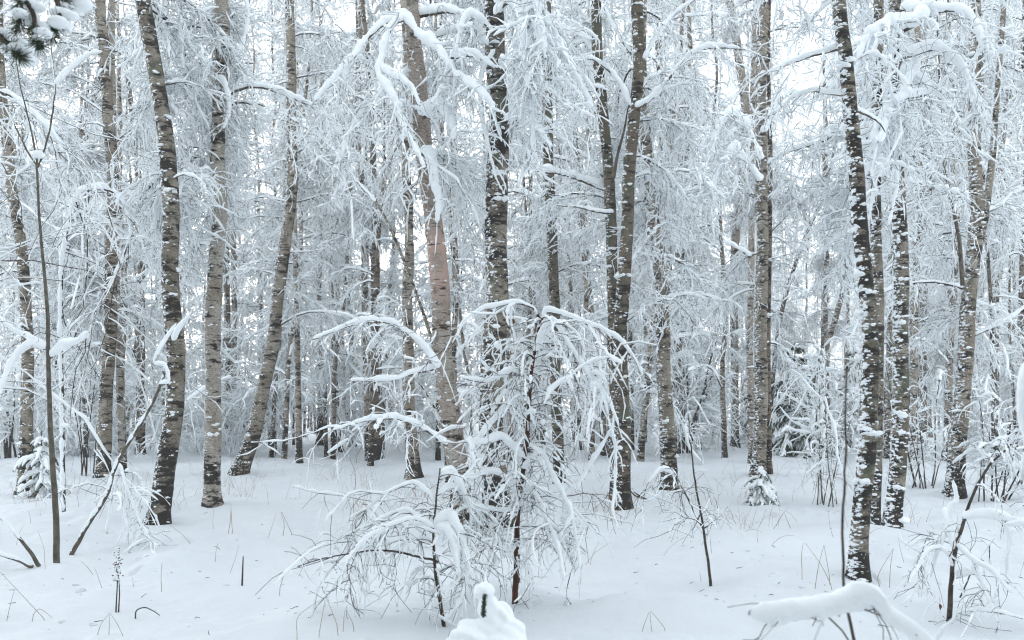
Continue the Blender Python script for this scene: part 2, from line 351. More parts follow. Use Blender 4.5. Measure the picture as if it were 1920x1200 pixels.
# ------------------------------------------------------------------ traced birches: (label, trace (px,py from top to foot), width top, width foot, bark, options)
BIRCHES = [
 ('birch with snow-plastered bark rising from the small spruce at the left edge', [(-6, 130), (10, 280), (22, 380), (37, 465), (47, 600), (50, 700), (48, 800), (45, 925)], 17, 25, 'mid', {'crown': 1.2}),
 ('straight tan birch with a knotted lower trunk, second large trunk from the left edge', [(183, 30), (190, 100), (197, 200), (206, 300), (207, 400), (206, 500), (204, 600), (200, 700), (192, 893)], 20, 27, 'mid', {'crown': 1.3}),
 ('thin pale birch close behind the straight tan birch at left', [(215, 90), (217, 300), (219, 480), (224, 625), (226, 750), (230, 885)], 11, 13, 'pale', {'crown': .5}),
 ('brown leaning birch with a kinked upper trunk behind the left birches', [(196, 120), (172, 205), (160, 262), (140, 340), (131, 402), (122, 480), (116, 560), (112, 700), (110, 845)], 14, 15, 'brown', {'crown': .6}),
 ('stout greenish brown birch leaning left, with a crooked snow-capped foot', [(262, -10), (283, 100), (300, 200), (310, 300), (317, 400), (318, 500), (322, 600), (328, 650), (325, 760), (312, 870), (297, 980)], 27, 38, 'dark', {'crown': 1.2}),
 ('pale banded birch standing upright with a dark scaly foot', [(414, -10), (415, 100), (410, 200), (408, 300), (410, 400), (403, 500), (400, 600), (399, 700), (398, 850), (400, 945)], 25, 31, 'pale', {'crown': 1.2}),
 ('birch whose foot sweeps out to the left, half plastered with snow', [(540, 0), (543, 200), (545, 300), (542, 380), (530, 480), (517, 570), (510, 650), (495, 720), (475, 810), (450, 888)], 17, 30, 'mid', {'crown': .8}),
 ('main central birch with smooth pinkish peeling bark', [(768, -10), (773, 80), (783, 150), (793, 250), (803, 330), (812, 420), (822, 520), (828, 620), (838, 720), (850, 820), (860, 900), (863, 985)], 30, 42, 'pink', {'crown': .45, 'z0': 4.6}),
 ('thickest dark birch, just right of the pinkish birch, with black furrowed patches', [(926, -10), (928, 120), (935, 250), (933, 350), (930, 450), (930, 560), (925, 650), (922, 750), (925, 850), (932, 983)], 36, 52, 'dark', {'crown': .9, 'z0': 5.0}),
 ('dark slim birch behind the drooping snowy sapling', [(1024, 60), (1028, 290), (1033, 400), (1037, 500), (1040, 580), (1040, 700), (1045, 800), (1049, 906)], 19, 21, 'brown', {'crown': .9}),
 ('wavering thin pale birch between the dark slim birch and the brown pair', [(1077, 200), (1080, 270), (1087, 350), (1095, 450), (1105, 550), (1115, 650), (1128, 760), (1132, 850)], 11, 13, 'far', {'crown': .5}),
 ('brown birch leaning left, the left one of the crossing pair', [(1116, -10), (1119, 100), (1128, 200), (1138, 300), (1144, 400), (1147, 500), (1150, 600), (1153, 750), (1157, 930)], 19, 24, 'brown', {'crown': .5}),
 ('tall brown birch of the crossing pair, with a straight bare foot in open snow', [(1193, -10), (1195, 120), (1187, 220), (1180, 320), (1175, 420), (1168, 520), (1164, 620), (1165, 700), (1167, 800), (1169, 950)], 21, 29, 'brown', {'crown': .6}),
 ('tan birch with black bands and a charred looking foot right of the crossing pair', [(1198, -10), (1201, 150), (1207, 250), (1215, 330), (1225, 430), (1235, 520), (1240, 600), (1245, 700), (1250, 800), (1254, 918)], 21, 31, 'mid', {'crown': .8}),
 ('pale distant birch with an orange tinted upper stem', [(1294, 120), (1290, 230), (1285, 330), (1278, 420), (1277, 520), (1275, 600), (1275, 700), (1276, 850)], 13, 18, 'far', {'crown': .7}),
 ('slim dark birch in the gap left of the orange tinted birch', [(1252, 300), (1254, 450), (1257, 600), (1260, 840)], 10, 12, 'fardark', {'crown': .5}),
 ('leaning birch whose upper stem shows above a snow bough', [(1362, -10), (1375, 60), (1385, 130), (1395, 210), (1388, 330), (1376, 480), (1376, 600), (1378, 837)], 16, 15, 'far', {'crown': .6}),
 ('tan straight birch standing behind a small snow-covered spruce', [(1435, -10), (1431, 100), (1430, 250), (1430, 350), (1432, 450), (1428, 550), (1428, 700), (1423, 892)], 20, 27, 'mid', {'crown': .7}),
 ('thin tan birch touching the left side of the straight birch with the spruce', [(1414, 200), (1412, 370), (1410, 500), (1407, 650), (1410, 868)], 11, 14, 'far', {'crown': .4}),
 ('blackish thin trunk half hidden by the straight birch with the spruce', [(1447, 300), (1444, 500), (1441, 640), (1442, 888)], 9, 12, 'fardark', {'crown': .4}),
 ('slender speckled birch in front of the dark conifer', [(1550, 300), (1551, 400), (1550, 500), (1547, 600), (1548, 700), (1551, 845)], 11, 16, 'far', {'crown': .6}),
 ('dark thin trunk leaning strongly to the right, left of the speckled birch', [(1545, 370), (1520, 422), (1490, 500), (1465, 590), (1450, 700), (1440, 842)], 7, 10, 'fardark', {'crown': .3}),
 ('pale thin trunk leaning right beside the speckled birch', [(1605, 400), (1590, 480), (1575, 570), (1553, 640), (1530, 700), (1500, 848)], 9, 13, 'far', {'crown': .3}),
 ('nearest birch, mottled dark and tan, its snow-flecked trunk leaning left', [(1574, -10), (1585, 100), (1595, 200), (1607, 300), (1615, 400), (1622, 480), (1628, 560), (1632, 650), (1628, 760), (1625, 850), (1618, 950), (1610, 1085)], 25, 36, 'dark', {'crown': .2, 'z0': 5.2, 'snow': 1.5}),
 ('dark birch right behind the nearest birch', [(1652, 60), (1648, 180), (1645, 330), (1645, 450), (1648, 550), (1648, 650), (1645, 750), (1642, 870), (1637, 985)], 18, 25, 'dark', {'crown': .7}),
 ('mottled birch with heavy snow flecks, alone in a gap right of the nearest birch', [(1682, 60), (1685, 200), (1687, 350), (1690, 450), (1693, 560), (1692, 700), (1688, 800), (1680, 900), (1672, 997)], 23, 33, 'dark', {'crown': .6, 'snow': 1.6}),
 ('slim tan birch with a snowy flank, first right of the heavily flecked birch', [(1722, 200), (1718, 350), (1714, 500), (1712, 600), (1713, 700), (1716, 866)], 12, 17, 'far', {'crown': .5}),
 ('slim brownish birch standing between two right hand trunks with bent twigs', [(1737, 200), (1736, 300), (1734, 400), (1731, 500), (1729, 600), (1731, 855)], 13, 14, 'mid', {'crown': .5}),
 ('speckled black and tan birch with a forked upper trunk and furrowed foot', [(1830, -10), (1830, 80), (1828, 200), (1830, 300), (1832, 400), (1825, 500), (1815, 600), (1808, 700), (1800, 800), (1789, 926)], 21, 33, 'mid', {'crown': .8, 'fork': [(1868, 200), (1860, 300), (1848, 400), (1834, 470), (1826, 500)]}),
 ('thin pale birch veiled by shrubs left of the forked birch', [(1797, 250), (1795, 360), (1790, 480), (1783, 600), (1779, 700), (1776, 856)], 11, 15, 'far', {'crown': .5}),
 ('leaning tan birch high in the right corner behind snowy twigs', [(1918, 60), (1910, 95), (1897, 165), (1884, 215), (1874, 300), (1868, 420), (1866, 600), (1868, 850)], 13, 12, 'mid', {'crown': .5}),
 ('thin birch with a two-toned stem left of the middle clearing', [(552, 420), (555, 560), (558, 700), (561, 868)], 9, 13, 'far', {'crown': .5}),
 ('dark stubby trunk in the shade behind the crooked footed birch', [(268, 440), (266, 550), (265, 700), (263, 852)], 13, 18, 'fardark', {'crown': .5}),
 ('slim pale twin stem right behind the banded birch', [(432, 400), (436, 470), (438, 600), (437, 700), (437, 836)], 10, 12, 'far', {'crown': .4}),
 ('blackish twin stem between banded birch and its pale companion', [(424, 500), (427, 620), (426, 720), (424, 834)], 8, 11, 'fardark', {'crown': .3}),
 ('blackened short birch with a wide foot at the far end of the clearing', [(598, 560), (601, 660), (602, 740), (600, 834)], 9, 15, 'fardark', {'crown': .4}),
 ('slightly bent thin birch just right of the blackened short birch', [(622, 540), (627, 650), (632, 780), (637, 846)], 9, 13, 'far', {'crown': .4}),
 ('straight pale pole-like birch at the back of the clearing', [(655, 500), (657, 600), (659, 720), (660, 836)], 9, 14, 'far', {'crown': .4}),
 ('dark rugged birch with a broad black foot behind arching snowy boughs', [(703, 400), (704, 560), (706, 700), (705, 780), (703, 862)], 14, 27, 'fardark', {'crown': .6}),
 ('pale birch with a mossy dark foot left of the pinkish birch', [(762, 320), (768, 480), (764, 560), (765, 650), (769, 780), (775, 895)], 16, 27, 'far', {'crown': .6}),
]

for k_, sp in enumerate(BIRCHES):
    x_, y_ = sp[1][-1]; Y_ = F*EYE/(y_-HOR); q_ = np.random.default_rng(k_).normal(0, .09, 2); MOUNDS.append(((x_-CX)/F*Y_+q_[0], Y_+q_[1], .07+.05*(k_ % 3)/2, .30+.08*(k_ % 4)))
build_ground()
FOOT_Y = [foot(*sp[1][-1])[1] for sp in BIRCHES]
tree_at = {}
def build_birch(i, label, trace, wt, wf, bark, opt):
    rng = np.random.default_rng(100+i)
    b = foot(*trace[-1]); Yb = b[1]
    px = np.array(trace, float); far = Yb > 17
    pts = np.array([P3(x, y, Yb) for x, y in px])[::-1]; pts[0] = b        # foot first
    wob = rng.uniform(-.02, .02)*(pts[:, 2]-b[2]); pts[:, 1] += wob            # slight lean in depth
    s = np.linspace(0, 1, len(pts)); r = (wf+(wt-wf)*np.clip((pts[:, 2]-b[2])/(pts[-1, 2]-b[2]), 0, 1)**.7)/2/F*Yb
    # carry the trunk on upwards out of sight
    H = max(13., 15+rng.uniform(0, 4)); d = nrm(pts[-1]-pts[-3]); d = nrm(d*np.array([.5, .5, 1])); z = pts[-1, 2]; ext, er = [], []
    while z < H:
        d = nrm(d+rng.normal(0, .03, 3)*np.array([1, 1, 0])); q = (ext[-1] if ext else pts[-1])+d*1.2; z = q[2]; ext.append(q); er.append(r[-1]*max(.12, 1-(z-pts[-1, 2])/(H+.5-pts[-1, 2])*.9))
    if ext: pts = np.vstack([pts, ext]); r = np.concatenate([r, er])
    pts = np.vstack([[pts[0]-(pts[1]-pts[0])*.3/max(.3, pts[1, 2]-pts[0, 2])], pts]); r = np.concatenate([[r[0]*1.12], r])
    Cc = catmull(np.hstack([pts, r[:, None]]), 10); L = np.linalg.norm(np.diff(Cc[:, :3], axis=0), axis=1).sum()
    Cc = resample(Cc, int(L/(.07 if not far else .14))); C, R = Cc[:, :3], np.abs(Cc[:, 3])
    hz = C[:, 2]-b[2]; R = R*(1+.42*np.exp(-np.clip(hz, 0, None)/.13))
    if wf > 26: C[:, 0] += .012*np.sin(hz*2.2+i)
    root = thing('birch_tree', b, label, 'birch tree')
    g = Geo(); trunk(g, C, R, 20 if not far else 12, rng, .045)
    if 'fork' in opt:
        fp = np.array([P3(x, y, Yb) for x, y in opt['fork']])[::-1]; fc = resample(catmull(fp, 8), 40); top = fc[-1]+(fc[-1]-fc[-8])*5
        fc = np.vstack([fc, resample(np.vstack([fc[-1], top]), 20)[1:]]); trunk(g, fc, np.linspace(wt*.34, wt*.2, len(fc))/F*Yb, 12, rng, .05)
    tr = g.build('trunk', BARK[bark], root, b)
    vis = EYE+HOR/F*Yb
    gs = Geo(); n = int((420 if not far else 130)*opt.get('snow', 1)*(.6 if bark in ('pink', 'pale') else 1)); trunk_snow(gs, C, R, n, rng, min(1.5, .55+Yb/20)*(1.15 if opt.get('snow') else 1), vis+.5, sub=1 if not far else 0)
    gs.build('bark_snow', M_SNOW, tr, b)
    # crown
    zt = min(vis+1.2, H-1); z0 = opt.get('z0', 2.8 if Yb > 14 else 3.6); dens = 3.3*opt.get('crown', 1.)
    n = int(max(3, (zt-z0)*dens)); zz = np.sort(rng.uniform(z0, zt, n)); nn = 0; zz = np.concatenate([zz, rng.uniform(zt, H, nn)])
    S = np.stack([np.interp(zz, C[:, 2], C[:, j]) for j in range(3)], 1)
    el = np.radians(rng.uniform(15, 55, len(zz)))
    best = None                                         # limbs grow into the gaps between neighbouring trunks
    for _ in range(9):
        a_ = np.where(rng.random(len(zz)) < .06, rng.uniform(0, 2*PI, len(zz)), rng.normal(PI/2, 1.1, len(zz))); cost = np.zeros(len(zz)); pen = .25*np.clip(-np.sin(a_), 0, 1)
        for q_ in (.25, .6, 1.0, 1.4, 1.8):
            X_ = S[:, 0]+np.cos(a_)*q_; Y_ = S[:, 1]+np.sin(a_)*q_; px_ = CX+F*X_/Y_; py_ = HOR-F*(S[:, 2]+.2-EYE)/Y_
            for k_, sp in enumerate(BIRCHES):
                if FOOT_Y[k_] > 23: continue
                tr_ = np.array(sp[1], float); d_ = np.abs(px_-np.interp(py_+40, tr_[:, 1], tr_[:, 0])); cost += (d_ < sp[3]*.5+22)*(Y_ < FOOT_Y[k_]-.02)*(1.0 if k_ != i or q_ > .5 else .3)
        cost = cost+pen+rng.random(len(zz))*.3
        if best is None: best, az = cost, a_
        else: az = np.where(cost < best, a_, az); best = np.minimum(cost, best)
    D = np.stack([np.cos(az)*np.cos(el), np.sin(az)*np.cos(el), np.sin(el)], 1)
    Ls = rng.uniform(1.0, 2.6, len(zz))*np.clip(1-.3*(zz-z0)/(H-z0), .5, 1)*(1 if Yb > 11 else .8)
    gd, gs = Geo(), Geo(); sprays(rng, gd, gs, S, D, Ls, detail=0 if far else 1, snow=.88, sec=12, pend=6, ter=19)
    cr = gd.build('crown', M_TWIG, root, b); gs.build('crown_snow', M_SNOW, cr, b)
    tree_at[i] = (root, b)
for i, spec in enumerate(BIRCHES): build_birch(i, *spec)

# ------------------------------------------------------------------ the rest of the wood: birches in several builds, copied
def variant(seed, r0, bark, H=18.5, z0=1.6, dens=2.5):
    rng = np.random.default_rng(seed)
    root = thing('birch_tree', (0, 0, 0), None, 'birch tree')
    k = 14; z = np.linspace(-.3, H, k); C = np.stack([np.cumsum(rng.normal(0, .07, k)), np.cumsum(rng.normal(0, .07, k)), z], 1); C[:2, :2] = C[2, :2]
    C[:, :2] -= C[0, :2]
    Cc = resample(catmull(np.hstack([C, (r0*(1-.85*np.clip(z/H, 0, 1)))[:, None]]), 6), 90); C, R = Cc[:, :3], Cc[:, 3]; R = R*(1+.35*np.exp(-np.clip(C[:, 2], 0, None)/.15))
    g = Geo(); trunk(g, C, R, 10, rng, .05); tr = g.build('trunk', BARK[bark], root)
    gs = Geo(); trunk_snow(gs, C, R, 150, rng, 1.8, H, sub=0); gs.build('bark_snow', M_SNOW, tr)
    n = int((H-z0)*dens); zz = rng.uniform(z0, H-.3, n); S = np.stack([np.interp(zz, C[:, 2], C[:, j]) for j in range(3)], 1)
    az = rng.uniform(0, 2*PI, n); el = np.radians(rng.uniform(5, 55, n)); D = np.stack([np.cos(az)*np.cos(el), np.sin(az)*np.cos(el), np.sin(el)], 1)
    Ls = rng.uniform(.9, 2.7, n)*np.clip(1.15-.35*(zz-z0)/(H-z0), .6, 1)
    gd, gs = Geo(), Geo(); sprays(rng, gd, gs, S, D, Ls, detail=0, snow=1.15, sec=8, pend=3, ter=7)
    cr = gd.build('crown', M_TWIG, root); gs.build('crown_snow', M_SNOW, cr)
    return root
VAR = [variant(700+i, r, b) for i, (r, b) in enumerate([(.075, 'far'), (.09, 'fardark'), (.11, 'far'), (.085, 'mid'), (.065, 'fardark'), (.10, 'far'), (.08, 'far')])]
rng = np.random.default_rng(11)
used = set(); spots = []
taken = [b for _, b in tree_at.values()]
tries = 0
while len(spots) < 240 and tries < 20000:
    tries += 1
    Y = (rng.uniform(25, 46) if len(spots) < 112 else rng.uniform(46, 88)); px = rng.uniform(-260, 2180); x = (px-CX)/F*Y
    if 1425 < px < 1540 and Y < 40: continue
    if any((x-s[0])**2+(Y-s[1])**2 < 1.5 for s in spots) or any((x-s[0])**2+(Y-s[1])**2 < .8 for s in taken): continue
    spots.append((x, Y))
spots.sort(key=lambda s: s[1])
for k_ in range(70):                                    # the wood goes on beside and behind the viewer
    r_ = rng.uniform(3.6, 15); m_ = math.radians(78 if r_ < 8 else 52); a_ = rng.uniform(m_, 2*PI-m_); spots.append((r_*math.sin(a_), r_*math.cos(a_)))
DEEP = 'slender snow-laden birch among the many standing deep in the wood'
for i, (x, Y) in enumerate(spots):
    v = i % len(VAR); o = VAR[v] if v not in used else copy_tree(VAR[v]); used.add(v)
    o.location = (x, Y, float(ground(x, Y))); o.rotation_euler = (rng.normal(0, .03), rng.normal(0, .035), rng.uniform(0, 6.28))
    s = rng.uniform(.85, 1.2); o.scale = (s, s, s*rng.uniform(1.0, 1.2))
    tag(o, DEEP, 'birch tree', 'birches deep in the wood')

# the wood beyond, one far-off mass
rng = np.random.default_rng(55); gd, gs, gt = Geo(), Geo(), Geo(); nT = 240
Yt = rng.uniform(72, 125, nT); Xt = (rng.uniform(-300, 2220, nT)-CX)/F*Yt; Ht = rng.uniform(12, 19, nT)
for x_, y_, h_ in zip(Xt, Yt, Ht):
    n_ = 26; zz = rng.uniform(.6, h_, n_); az = rng.uniform(0, 2*PI, n_); el = np.radians(rng.uniform(-5, 50, n_)); D = np.stack([np.cos(az)*np.cos(el), np.sin(az)*np.cos(el), np.sin(el)], 1)
    S = np.stack([np.full(n_, x_), np.full(n_, y_), zz], 1); L_ = rng.uniform(1.2, 3.4, n_); P = bend(rng, S, D, L_, 5, rng.uniform(.6, 1.7, n_), .12); snow_on(gs, rng, P, .05+.012*L_, 4, .3)
    p, T, tt, pi_ = on_curves(rng, P, L_, 170, .1, 1); A = bend(rng, p, T*.5+rng.normal(0, .6, (170, 3)), rng.uniform(.3, 1.3, 170), 4, rng.uniform(.4, 2, 170), .2); snow_on(gs, rng, A, rng.uniform(.022, .05, 170), 3, .4); gd.tubes(A[::3], np.full((57, 4), .012), 3)
    gt.tubes(np.array([[[x_, y_, -.3], [x_+.1, y_, h_*.5], [x_+rng.normal(0, .3), y_, h_]]]), np.array([[.13, .09, .03]])*rng.uniform(.6, 1.1), 6)
dw = tag(gs.build('distant_wood', M_SNOW), 'far birch wood closing the view as one white lacy mass', 'wood', None, 'stuff'); gd.build('twigs', M_TWIG, dw); gt.build('trunks', BARK['far'], dw)

# ------------------------------------------------------------------ snowy shrubs and saplings under the trees
def shrub(seed, n, hmin, hmax, spread, snow=1.2, cat='shrub'):
    rng = np.random.default_rng(seed); root = thing('snowy_shrub', (0, 0, 0), None, cat)
    az = rng.uniform(0, 6.28, n); el = np.radians(rng.uniform(90-spread, 90, n)); D = np.stack([np.cos(az)*np.cos(el), np.sin(az)*np.cos(el), np.sin(el)], 1)
    S = np.stack([rng.normal(0, .12, n), rng.normal(0, .12, n), np.full(n, -.1)], 1); L = rng.uniform(hmin, hmax, n)
    gd, gs = Geo(), Geo(); sprays(rng, gd, gs, S, D, L, droop=(.15, 1.0), detail=0, snow=snow, sec=9, pend=3.5, ter=8., wig=.09, limb_r=.5)
    st = gd.build('branches', M_TWIG, root); gs.build('branch_snow', M_SNOW, st)
    return root
SH = [shrub(900, 5, 1.6, 3.2, 30), shrub(901, 7, 1.2, 2.6, 45), shrub(902, 4, 2.5, 4.5, 18), shrub(903, 9, .8, 1.7, 55), shrub(904, 3, 3., 5., 14), shrub(905, 6, 1.4, 3.0, 35)]
usedS = set(); m = 0; tries = 0; sspots = []
while len(sspots) < 75 and tries < 9000:
    tries += 1
    Y = rng.uniform(23, 48); px = rng.uniform(-120, 2040); x = (px-CX)/F*Y
    lim = 30 if 470 < px < 1420 else 25                                  # the clearing stays open in the middle
    if Y < lim or any((x-a)**2+(Y-b)**2 < .6 for a, b in sspots) or any((x-s[0])**2+(Y-s[1])**2 < .5 for s in taken): continue
    if 1425 < px < 1535 and Y < 40: continue
    sspots.append((x, Y))
for i, (x, Y) in enumerate(sspots):
    v = i % len(SH); o = SH[v] if v not in usedS else copy_tree(SH[v]); usedS.add(v)
    o.location = (x, Y, float(ground(x, Y))); o.rotation_euler = (0, 0, rng.uniform(0, 6.28)); s = rng.uniform(.7, 1.15); o.scale = (s, s, s)
    tag(o, 'snow-loaded leafless shrub bending among the far trunks', 'shrub', 'snowy shrubs at the edge of the clearing')

# ------------------------------------------------------------------ traced boughs, saplings and small plants
def curve3(trace, Y0, Y1, per=6):
    tr = np.array(trace, float); t = np.concatenate([[0], np.cumsum(np.hypot(*np.diff(tr, axis=0).T))]); t /= t[-1]
    return catmull(np.array([P3(x, y, Y0+(Y1-Y0)*q) for (x, y), q in zip(tr, t)]), per)
def snow_roll(gs, rng, P, r, lump=.16, sides=14, flat=.85, step=.022, taper=.5):
    """thick lumpy snow lying along one bough"""
    L = np.linalg.norm(np.diff(P, axis=0), axis=1).sum(); k = max(6, int(L/step)); Q = resample(P, k)
    T = nrm(np.gradient(Q, axis=0)); h = np.sqrt(np.clip(1-T[:, 2]**2, 0, 1)); q = np.linspace(0, 1, k)
    n1 = np.interp(q, np.linspace(0, 1, max(4, k//3)), rng.normal(0, 1, max(4, k//3))); n2 = np.interp(q, np.linspace(0, 1, max(4, k//8)), rng.normal(0, 1, max(4, k//8)))
    R = r*(.5+.5*h)*np.clip(1+lump*n1+1.1*lump*n2, .4, 1.8)*(1-(1-taper)*q**2); R[0] *= .35; R[-1] *= .3; R[1] *= .8; R[-2] *= .7
    C = Q+UP*(R*h*flat)[:, None]+np.array([-.35, -.25, 0])*(R*(1-h))[:, None]
    g = Geo(); g.tubes(C[None], R[None], sides); V = g.v[0]+rng.normal(0, r*.035, g.v[0].shape)+r*.22*(vnoise(g.v[0][:, 0]/(r*1.3)+g.v[0][:, 2]*9, g.v[0][:, 1]/(r*1.3)+g.v[0][:, 2]/(r*1.3)))[:, None]*np.array([.6, .6, 1.])+r*.13*(vnoise(g.v[0][:, 0]/(r*.5)+g.v[0][:, 2]*23, g.v[0][:, 1]/(r*.5)+g.v[0][:, 2]/(r*.5)))[:, None]; gs.raw(V, g.f[0])
def bough(parent, origin, seed, trace, Y0, Y1, wpx, spx, tw=None, name='branch', m=None, lump=.16, ends=.35):
    """a traced limb with its own snow; tw = (side twigs, hanging twigs, finest, snow scale)"""
    rng = np.random.default_rng(seed); P = curve3(trace, Y0, Y1); Ym = (Y0+Y1)/2; n = len(P)
    P = P+np.cumsum(rng.normal(0, .0022, P.shape), 0)
    gd, gs = Geo(), Geo(); r = wpx/2/F*Ym
    gd.tubes(P[None], (r*(1-(1-ends)*np.linspace(0, 1, n)))[None], 8)
    if spx: snow_roll(gs, rng, P, spx/2/F*Ym, lump)
    if tw:
        L = np.array([np.linalg.norm(np.diff(P, axis=0), axis=1).sum()]); Q = resample(P, 12)[None]
        twigs(rng, gd, gs, Q, L, tw[3]*(.5+.025*Ym), 1, tw[0]*1.2, tw[1]*1.3, tw[2]*1.2, tw[3] > .5, t0=.15)
    o = gd.build(name, m or M_LIMB, parent, origin)
    if gs.n: gs.build('branch_snow', M_SNOW, o, origin)
    return o
def limbs_on(i, rows):
    root, b = tree_at[i]
    for j, (trace, dY0, dY1, w_, s_, tw) in enumerate(rows): bough(root, b, 3000+i*50+j, trace, b[1]+dY0, b[1]+dY1, w_, s_, tw)
limbs_on(7, [   # the pinkish birch: heavy white boughs around its upper trunk
 ([(764, 30), (720, 45), (690, 70), (672, 95), (650, 120), (620, 155), (590, 190)], -.1, -.7, 9, 17, (8, 5, 8, 1.0)),
 ([(762, 34), (738, 45), (722, 75), (716, 105), (708, 140), (728, 168), (744, 200), (752, 235), (778, 280), (796, 315)], -.2, -1.1, 8, 19, (6, 5, 8, 1.0)),
 ([(714, 125), (735, 143), (760, 156), (777, 172), (787, 200)], -.5, -.8, 6, 16, None),
 ([(762, 32), (790, 70), (825, 97), (850, 130), (880, 160), (908, 182), (926, 206)], -.2, -1.0, 9, 23, (5, 3, 7, 1.0)),
 ([(845, 108), (880, 105), (907, 114), (930, 130)], -.6, -.7, 6, 16, None),
 ([(782, 32), (830, 25), (865, 30), (895, 50), (915, 85)], .1, -.3, 8, 18, (6, 4, 7, .9)),
 ([(800, 75), (840, 63), (875, 43)], .2, .3, 5, 13, None),
 ([(792, 222), (815, 208), (835, 212), (848, 236), (852, 262)], -.25, -.6, 6, 26, (4, 4, 5, 1.1)),
 ([(790, 290), (812, 300), (818, 345), (826, 380), (824, 420)], -.25, -.4, 5, 24, (3, 3, 4, 1.0)),
 ([(772, 120), (745, 155), (700, 190), (660, 240), (640, 300)], .1, -.5, 6, 14, (9, 7, 8, 1.0)),
 ([(776, 40), (800, 190), (850, 330), (862, 420)], .6, .4, 5, 12, (8, 6, 8, 1.0)),
 ([(824, 690), (790, 645), (740, 612), (690, 604), (640, 617), (585, 637)], -.2, -.5, 6, 13, (7, 3, 8, .9)),
 ([(815, 692), (770, 700), (735, 712), (650, 714)], -.1, -.5, 5, 11, (8, 3, 8, .9)),
 ([(838, 835), (795, 802), (745, 785), (690, 788), (625, 806)], -.3, -1.0, 6, 12, (9, 4, 8, 1.0)),
 ([(846, 850), (825, 790), (800, 740), (770, 700)], .2, .1, 5, 5, (5, 2, 6, .8)),
])
limbs_on(8, [   # curtain of snow right of the thick dark birch
 ([(930, 10), (965, -20), (1000, -5), (1015, 50), (1022, 110)], -.3, -.9, 9, 26, (14, 12, 8, 1.5)),
 ([(930, 30), (950, 5), (975, 20), (985, 90), (990, 160)], -.3, -.9, 8, 24, (14, 14, 8, 1.5)),
 ([(932, -20), (990, -10), (1035, 55), (1070, 120), (1095, 165), (1118, 212)], -.2, -.6, 8, 20, (8, 7, 8, 1.2)),
 ([(928, 95), (905, 130), (898, 190), (908, 250), (926, 335)], -.35, -.5, 5, 14, (3, 3, 4, 1.0)),
 ([(925, 60), (890, 30), (868, 45), (855, 110), (850, 180)], -.2, -.5, 6, 15, (9, 9, 8, 1.2)),
 ([(935, 120), (985, 150), (1000, 215), (1000, 290)], -.4, -.8, 6, 20, (12, 12, 8, 1.4)),
])
limbs_on(12, [  # the tall brown birch of the crossing pair
 ([(1184, 200), (1165, 160), (1140, 131), (1110, 111), (1072, 110)], -.1, -.4, 7, 12, (5, 3, 7, .9)),
 ([(1190, 108), (1170, 80), (1152, 50), (1135, 10)], .1, .2, 6, 10, (4, 3, 7, .9)),
 ([(1193, 120), (1210, 105), (1232, 68), (1262, 30), (1310, -5)], -.1, -.3, 7, 12, (4, 3, 7, .9)),
 ([(1190, 205), (1212, 192), (1240, 165), (1270, 125), (1300, 100), (1335, 90), (1388, 92)], -.15, -.6, 7, 13, (6, 4, 7, .9)),
 ([(1150, 335), (1158, 290), (1170, 245), (1178, 200)], -.05, 0, 7, 4, None),
 ([(1150, 400), (1120, 397), (1080, 388), (1045, 386)], .1, .1, 5, 9, (5, 3, 7, .8)),
])
limbs_on(11, [
 ([(1132, 332), (1112, 305), (1090, 288), (1057, 270)], .1, .3, 6, 9, (4, 2, 7, .8)),
 ([(1140, 358), (1100, 342), (1050, 326), (988, 320)], .1, -.1, 8, 15, (5, 3, 7, .9)),
 ([(1117, 100), (1100, 80), (1075, 90), (1062, 110)], .1, .2, 6, 11, (5, 4, 7, .9)),
 ([(1116, 40), (1105, 10), (1085, -15)], .1, .2, 6, 11, None),
])
limbs_on(13, [([(1216, 420), (1180, 385), (1155, 368), (1130, 350)], .1, .2, 6, 10, None), ([(1210, 260), (1228, 230), (1255, 212)], -.1, -.2, 5, 9, (6, 4, 7, .8))])
limbs_on(5, [   # arches to the right of the pale banded birch
 ([(416, 185), (445, 168), (480, 163), (520, 172), (570, 192), (605, 213), (640, 255)], .1, .5, 7, 12, (6, 5, 8, 1.0)),
 ([(412, 210), (445, 192), (475, 197), (500, 212)], .2, .3, 5, 10, (6, 5, 8, 1.0)),
 ([(414, 90), (440, 110), (462, 70), (470, 20), (455, -15)], .1, .1, 5, 14, None),
 ([(408, 145), (425, 165), (432, 205), (420, 240)], -.15, -.25, 5, 18, (4, 3, 5, 1.1)),
])
limbs_on(4, [([(263, 5), (240, -8), (215, 5)], 0, .1, 6, 12, None), ([(325, 335), (345, 328), (375, 340), (392, 370)], -.1, -.2, 4, 7, (6, 4, 7, .8)), ([(326, 640), (335, 620), (350, 600), (362, 588)], -.2, -.4, 4, 11, None)])
limbs_on(23, [  # limbs reaching left from the nearest birch
 ([(1577, 92), (1545, 98), (1515, 106), (1475, 120), (1438, 138)], .1, .3, 6, 15, (9, 7, 8, 1.0)),
 ([(1586, 180), (1560, 176), (1520, 172), (1485, 185), (1450, 215)], .1, .5, 5, 12, (10, 9, 8, 1.0)),
 ([(1600, 205), (1640, 225), (1660, 250)], .2, .6, 5, 10, None),
])
